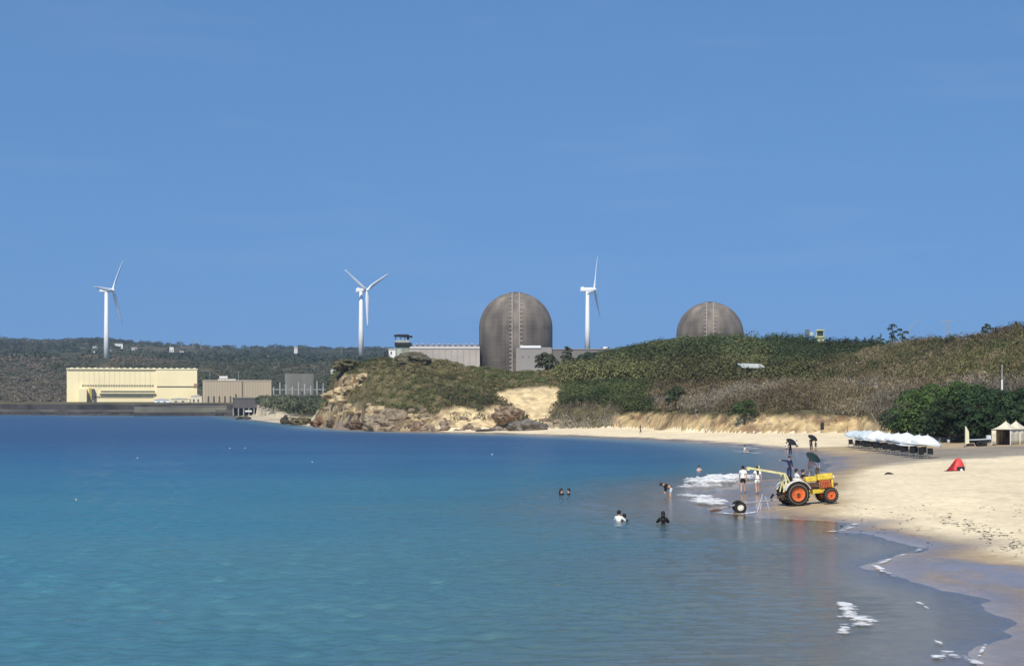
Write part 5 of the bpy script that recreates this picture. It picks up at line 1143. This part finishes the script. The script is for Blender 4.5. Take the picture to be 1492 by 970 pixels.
# beach cart
p = gw(1428, 201); e = empty('beach_cart', p, R(-4)); tag(e, 'low dark wheeled cart with a flat pale load beside the banner', 'cart'); s = p.y/F
MB().box(-18*s, 12*s, -.6, .6, 7.5*s, 9*s).build('deck', CHB, e); MB().box(-19*s, 15*s, -.5, .5, 9.1*s, 10.5*s, rot=Matrix.Rotation(R(-3), 4, 'Y'), bev=.03).build('flat_load', mat('pale_load', (.5, .52, .5), .6), e)
for x in (-2, 5):
    for y in (-.62, .62): MB().lathe([(.12, -.08), (.3, -.09), (.33, 0), (.3, .09), (.12, .08), (.12, -.08)], 20, 'Y', (x*s, y, .32)).build('wheel', TYRE, e, True)
MB().box(9*s, 15*s, -.3, .3, 10.7*s, 16*s, bev=.03).build('box', mat('cooler', (.55, .58, .58), .6), e); MB().box(-19*s, -9*s, -.4, .4, .05, 4*s).build('gear_pile', DKCL, e)
for x in (10, 13): MB().tube((x*s, -.5, 0), (x*s, -.5, 9*s), .03).build('leg', STEEL, e)
# low wall and frames behind the umbrellas
p = on(1352, 645); e = empty('low_wall', p, R(0)); tag(e, 'low grey concrete wall behind the white umbrellas under the dark trees', 'wall'); s = p.y/F
MB().box(-6*s, 46*s, 0, .3, -.3, 7.5*s).build('wall', CONC, e); MB().box(-6.3*s, 46.3*s, -.04, .34, 7.55*s, 8.5*s).build('coping', GREYC, e)
p = on(1330, 644); e = empty('bare_frame', p, R(-10)); tag(e, 'dark slanting timber frame of a stripped shelter behind the umbrella row', 'frame'); s = p.y/F
for x in (-14, -3, 8, 20): MB().tube((x*s, 0, -.2), ((x+2)*s, 0, (10+x*.25)*s), .05).build('post', DKW, e)
MB().tube((-18*s, 0, 6*s), (40*s, -.2, 19*s), .06, .05).tube((-14*s, .8, 7*s), (30*s, .8, 14*s), .05).tube((-6*s, 0, 5*s), (44*s, 0, 9*s), .06).build('beam', STEEL, e)
p = on(1382, 646); e = empty('white_bucket', p); MB().lathe([(.13, 0), (.17, .42), (.18, .44), (.16, .44), (.12, .05)], 18).build('bucket', WHITE, e, True); MB().lathe([(.19, .445), (.19, .48), (.01, .49)], 18).build('lid', WHITE, e, True); tag(e, 'small white bucket at the foot of the low grey wall', 'bucket')
p = on(1295, 691); o = MB().path([(-.3, 0, .03), (-.05, .1, .10), (.15, 0, .08), (.35, -.1, .02)], [.05, .08, .07, .03], 7).ball((.05, .05, .08), (.14, .1, .08), 1, .4, 3).build('driftwood', DKW, None, True); o.location = p; tag(o, 'small dark lump of driftwood alone on the sand between tractor and umbrellas', 'driftwood')
p = on(1198, 625.5) ; o = MB().box(-.26, .26, -.25, .25, -.1, 1.0, bev=.08).ball((.03, -.05, 1.0), (.27, .25, .14), 2, .3, 4).build('litter_bin', DKW, None); o.location = p; tag(o, 'dark upright bin or stump at the foot of the bluff above the far people', 'bin')

# buoys
for px, row, r_, c, lb in ((111, 728, .11, (.45, .42, .25), 'yellowish buoy floating alone at far left'), (200, 667, .1, (.8, .8, .8), 'white buoy above and right of the yellowish one'), (335, 653, .12, (.8, .8, .8), 'white buoy, left one of the close pair'),
        (357, 653, .11, (.8, .8, .8), 'white buoy, right one of the close pair'), (455, 673, .09, (.8, .8, .8), 'white buoy below the cove, right of the close pair'), (717, 662, .13, (.8, .8, .8), 'white buoy farthest right, in front of the sand scarp')):
    p = sea(px, row); e = empty('buoy', p); tag(e, lb, 'buoy', 'buoys on the bay'); k = r_*.6
    MB().lathe([(.01, -k*.8), (k*.8, -k*.5), (k, 0), (k*.8, k*.6), (k*.3, k*1.0), (.02, k*1.05)], 16).build('float', mat('buoy%.1f' % c[2], c, .4), e, True); MB().tube((0, 0, k), (0, 0, k*1.7), k*.12).build('top_ring', STEEL, e)

# ------------------------------------------------------------------ foam and wrack
FOAM = mat('foam_white', (.80, .80, .79), .9, .08, 6, .5)
def foam_holes(m):
    n = m.node_tree; b = n.nodes['Principled BSDF']; a = n.nodes.new('ShaderNodeAttribute'); a.attribute_name = 'body'; g = n.nodes.new('ShaderNodeNewGeometry')
    x = n.nodes.new('ShaderNodeTexNoise'); x.inputs['Scale'].default_value = 13; x.inputs['Detail'].default_value = 7; x.inputs['Roughness'].default_value = .8; n.links.new(g.outputs['Position'], x.inputs['Vector'])
    k = n.nodes.new('ShaderNodeMath'); k.operation = 'ADD'; n.links.new(x.outputs[0], k.inputs[0]); n.links.new(a.outputs['Fac'], k.inputs[1])
    r = n.nodes.new('ShaderNodeMapRange'); r.inputs[1].default_value = .62; r.inputs[2].default_value = .98; n.links.new(k.outputs[0], r.inputs[0]); n.links.new(r.outputs[0], b.inputs['Alpha'])
foam_holes(FOAM)
def foam(strokes, seed):
    V, Q, o_ = [], [], 0; B_ = []
    for si, (pts, wd, hgt, dens, cs) in enumerate(strokes):
        W = np.array([w0(*q) for q in pts]); seg = np.hypot(*np.diff(W, axis=0).T); cum = np.concatenate([[0], np.cumsum(seg)]); L_ = cum[-1]
        nt_ = max(4, int(L_/cs)); ns = max(4, int(2.2*wd/cs)); T, S = np.meshgrid(np.linspace(0, L_, nt_), np.linspace(-1.1, 1.1, ns), indexing='ij')
        cxx = np.interp(T, cum, W[:, 0]); cyy = np.interp(T, cum, W[:, 1]); k = np.clip(np.searchsorted(cum, T, 'right')-1, 0, len(seg)-1); d = np.diff(W, axis=0)/seg[:, None]
        X = cxx-d[k][..., 1]*S*wd; Y = cyy+d[k][..., 0]*S*wd; X = X+.5*wd*(fbm(X*1.5/wd, Y*1.5/wd, 2, seed+si)-.5); fs_ = 1.0/max(cs*7, .25)
        nz = fbm(X*fs_, Y*fs_*.7, 4, seed+si*3); fall = (1-(S/1.1)**2)*np.clip(np.minimum(T, L_-T)/(.12*L_+1e-6), 0, 1)**.5
        M_ = fall*1.0*min(dens/2.2, 1.25)+1.9*(nz-.5); thr = .22
        bumps = .55+.9*fbm(X/(cs*4), Y/(cs*4), 3, seed+9); Z = np.maximum(Hxy(X, Y), 0)+.035+hgt*np.clip((M_-thr)*1.5, 0, 1)*bumps
        id_ = np.arange(nt_*ns).reshape(nt_, ns)+o_; okc = (M_[:-1, :-1] > thr) & (M_[1:, 1:] > thr)
        qd = np.stack([id_[:-1, :-1], id_[1:, :-1], id_[1:, 1:], id_[:-1, 1:]], -1)[okc]
        V.append(np.stack([X, Y, Z], -1).reshape(-1, 3)); Q.append(qd); B_.append(np.clip((M_-.22)*.55-.06, -.1, .42).ravel()); o_ += nt_*ns
    return np.concatenate(V), np.concatenate(Q), np.concatenate(B_)
v, q, fb_ = foam([([(1000, 713), (1020, 711), (1036, 707)], 1.3, .22, 2.0, .09), ([(1030, 708), (1050, 701.5), (1078, 696)], 2.2, .30, 2.3, .08), ([(1002, 722), (1018, 725), (1030, 734), (1044, 738)], .9, .12, 2.0, .07), ([(1020, 730), (1040, 736)], 1.1, .16, 2.3, .07),
    ([(1046, 748), (1080, 750), (1108, 748)], .28, .04, 2, .05), ([(1070, 658), (1108, 661)], .7, .08, 1.7, .12), ([(1000, 645), (1030, 646)], .8, .05, 1.6, .15), ([(1060, 650), (1105, 654)], .7, .05, 1.6, .15),
    ([(1229, 878), (1238, 890), (1243, 900)], .30, .012, 2.4, .025), ([(1234, 903), (1248, 899), (1262, 909), (1238, 914)], .42, .015, 2.4, .025), ([(1234, 914), (1227, 925)], .2, .008, 2, .022),
    ([(1350, 797), (1330, 806), (1300, 814), (1276, 826)], .15, .015, 1.6, .03), ([(1272, 824), (1288, 834), (1308, 842)], .17, .02, 2.0, .03), ([(1198, 776), (1232, 773), (1252, 761)], .24, .015, 1.5, .035), ([(1095, 761), (1155, 761)], .16, .015, 1.2, .035),
    ([(1190, 784), (1258, 787)], .15, .012, 1.2, .035), ([(1328, 873), (1350, 886), (1364, 893)], .10, .01, 1.7, .022), ([(1364, 962), (1380, 950), (1398, 962)], .2, .008, 1.8, .022), ([(1400, 955), (1430, 970)], .16, .008, 1.7, .022), ([(1358, 932), (1374, 941)], .07, .01, 1.5, .02), ([(1436, 940), (1426, 960)], .06, .01, 1.5, .02)], 3)
o = np_mesh('sea_foam', v, q, FOAM, smooth=True, attrs={'body': fb_}); tag(o, 'white foam of small breaking waves along the water edge', 'foam', kind='stuff')
V, Q = [], []; g = np.random.default_rng(19)
for i in range(620):
    t = g.random(); px = 1380+110*t+g.normal(0, 14); row = 752+52*t+g.normal(0, 6)
    if i > 380: px = g.uniform(1225, 1490); row = g.uniform(735, 800)+0*px
    if fbm(np.array(px*.05), np.array(row*.1), 2, 5) < .47: continue
    p = gat(px, row); r_ = g.uniform(.02, .07); a = g.random()*6.28
    for k in range(4): V.append((p.x+r_*1.5*math.cos(a+k*1.57), p.y+r_*math.sin(a+k*1.57), p.z+.012+abs(g.normal(0, .018))))
    Q.append(tuple(range(len(V)-4, len(V))))
o = np_mesh('seaweed_wrack', np.array(V), np.array(Q), DKW); tag(o, 'dark scraps of seaweed strewn on the dry sand at right', 'seaweed', kind='stuff')
# ------------------------------------------------------------------ the air
hz = MB().box(-3700, 3700, -400, 5200, -12, 150).build('haze', bpy.data.materials.new('air'), None); tag(hz, 'thin sea haze in the air', 'haze', kind='stuff')
m = hz.data.materials[0]; m.use_nodes = True; n = m.node_tree; n.nodes.remove(n.nodes['Principled BSDF']); vp = n.nodes.new('ShaderNodeVolumePrincipled')
vp.inputs['Color'].default_value = (.70, .82, 1, 1); vp.inputs['Density'].default_value = .00009; vp.inputs['Anisotropy'].default_value = .2
n.links.new(vp.outputs[0], n.nodes['Material Output'].inputs['Volume'])
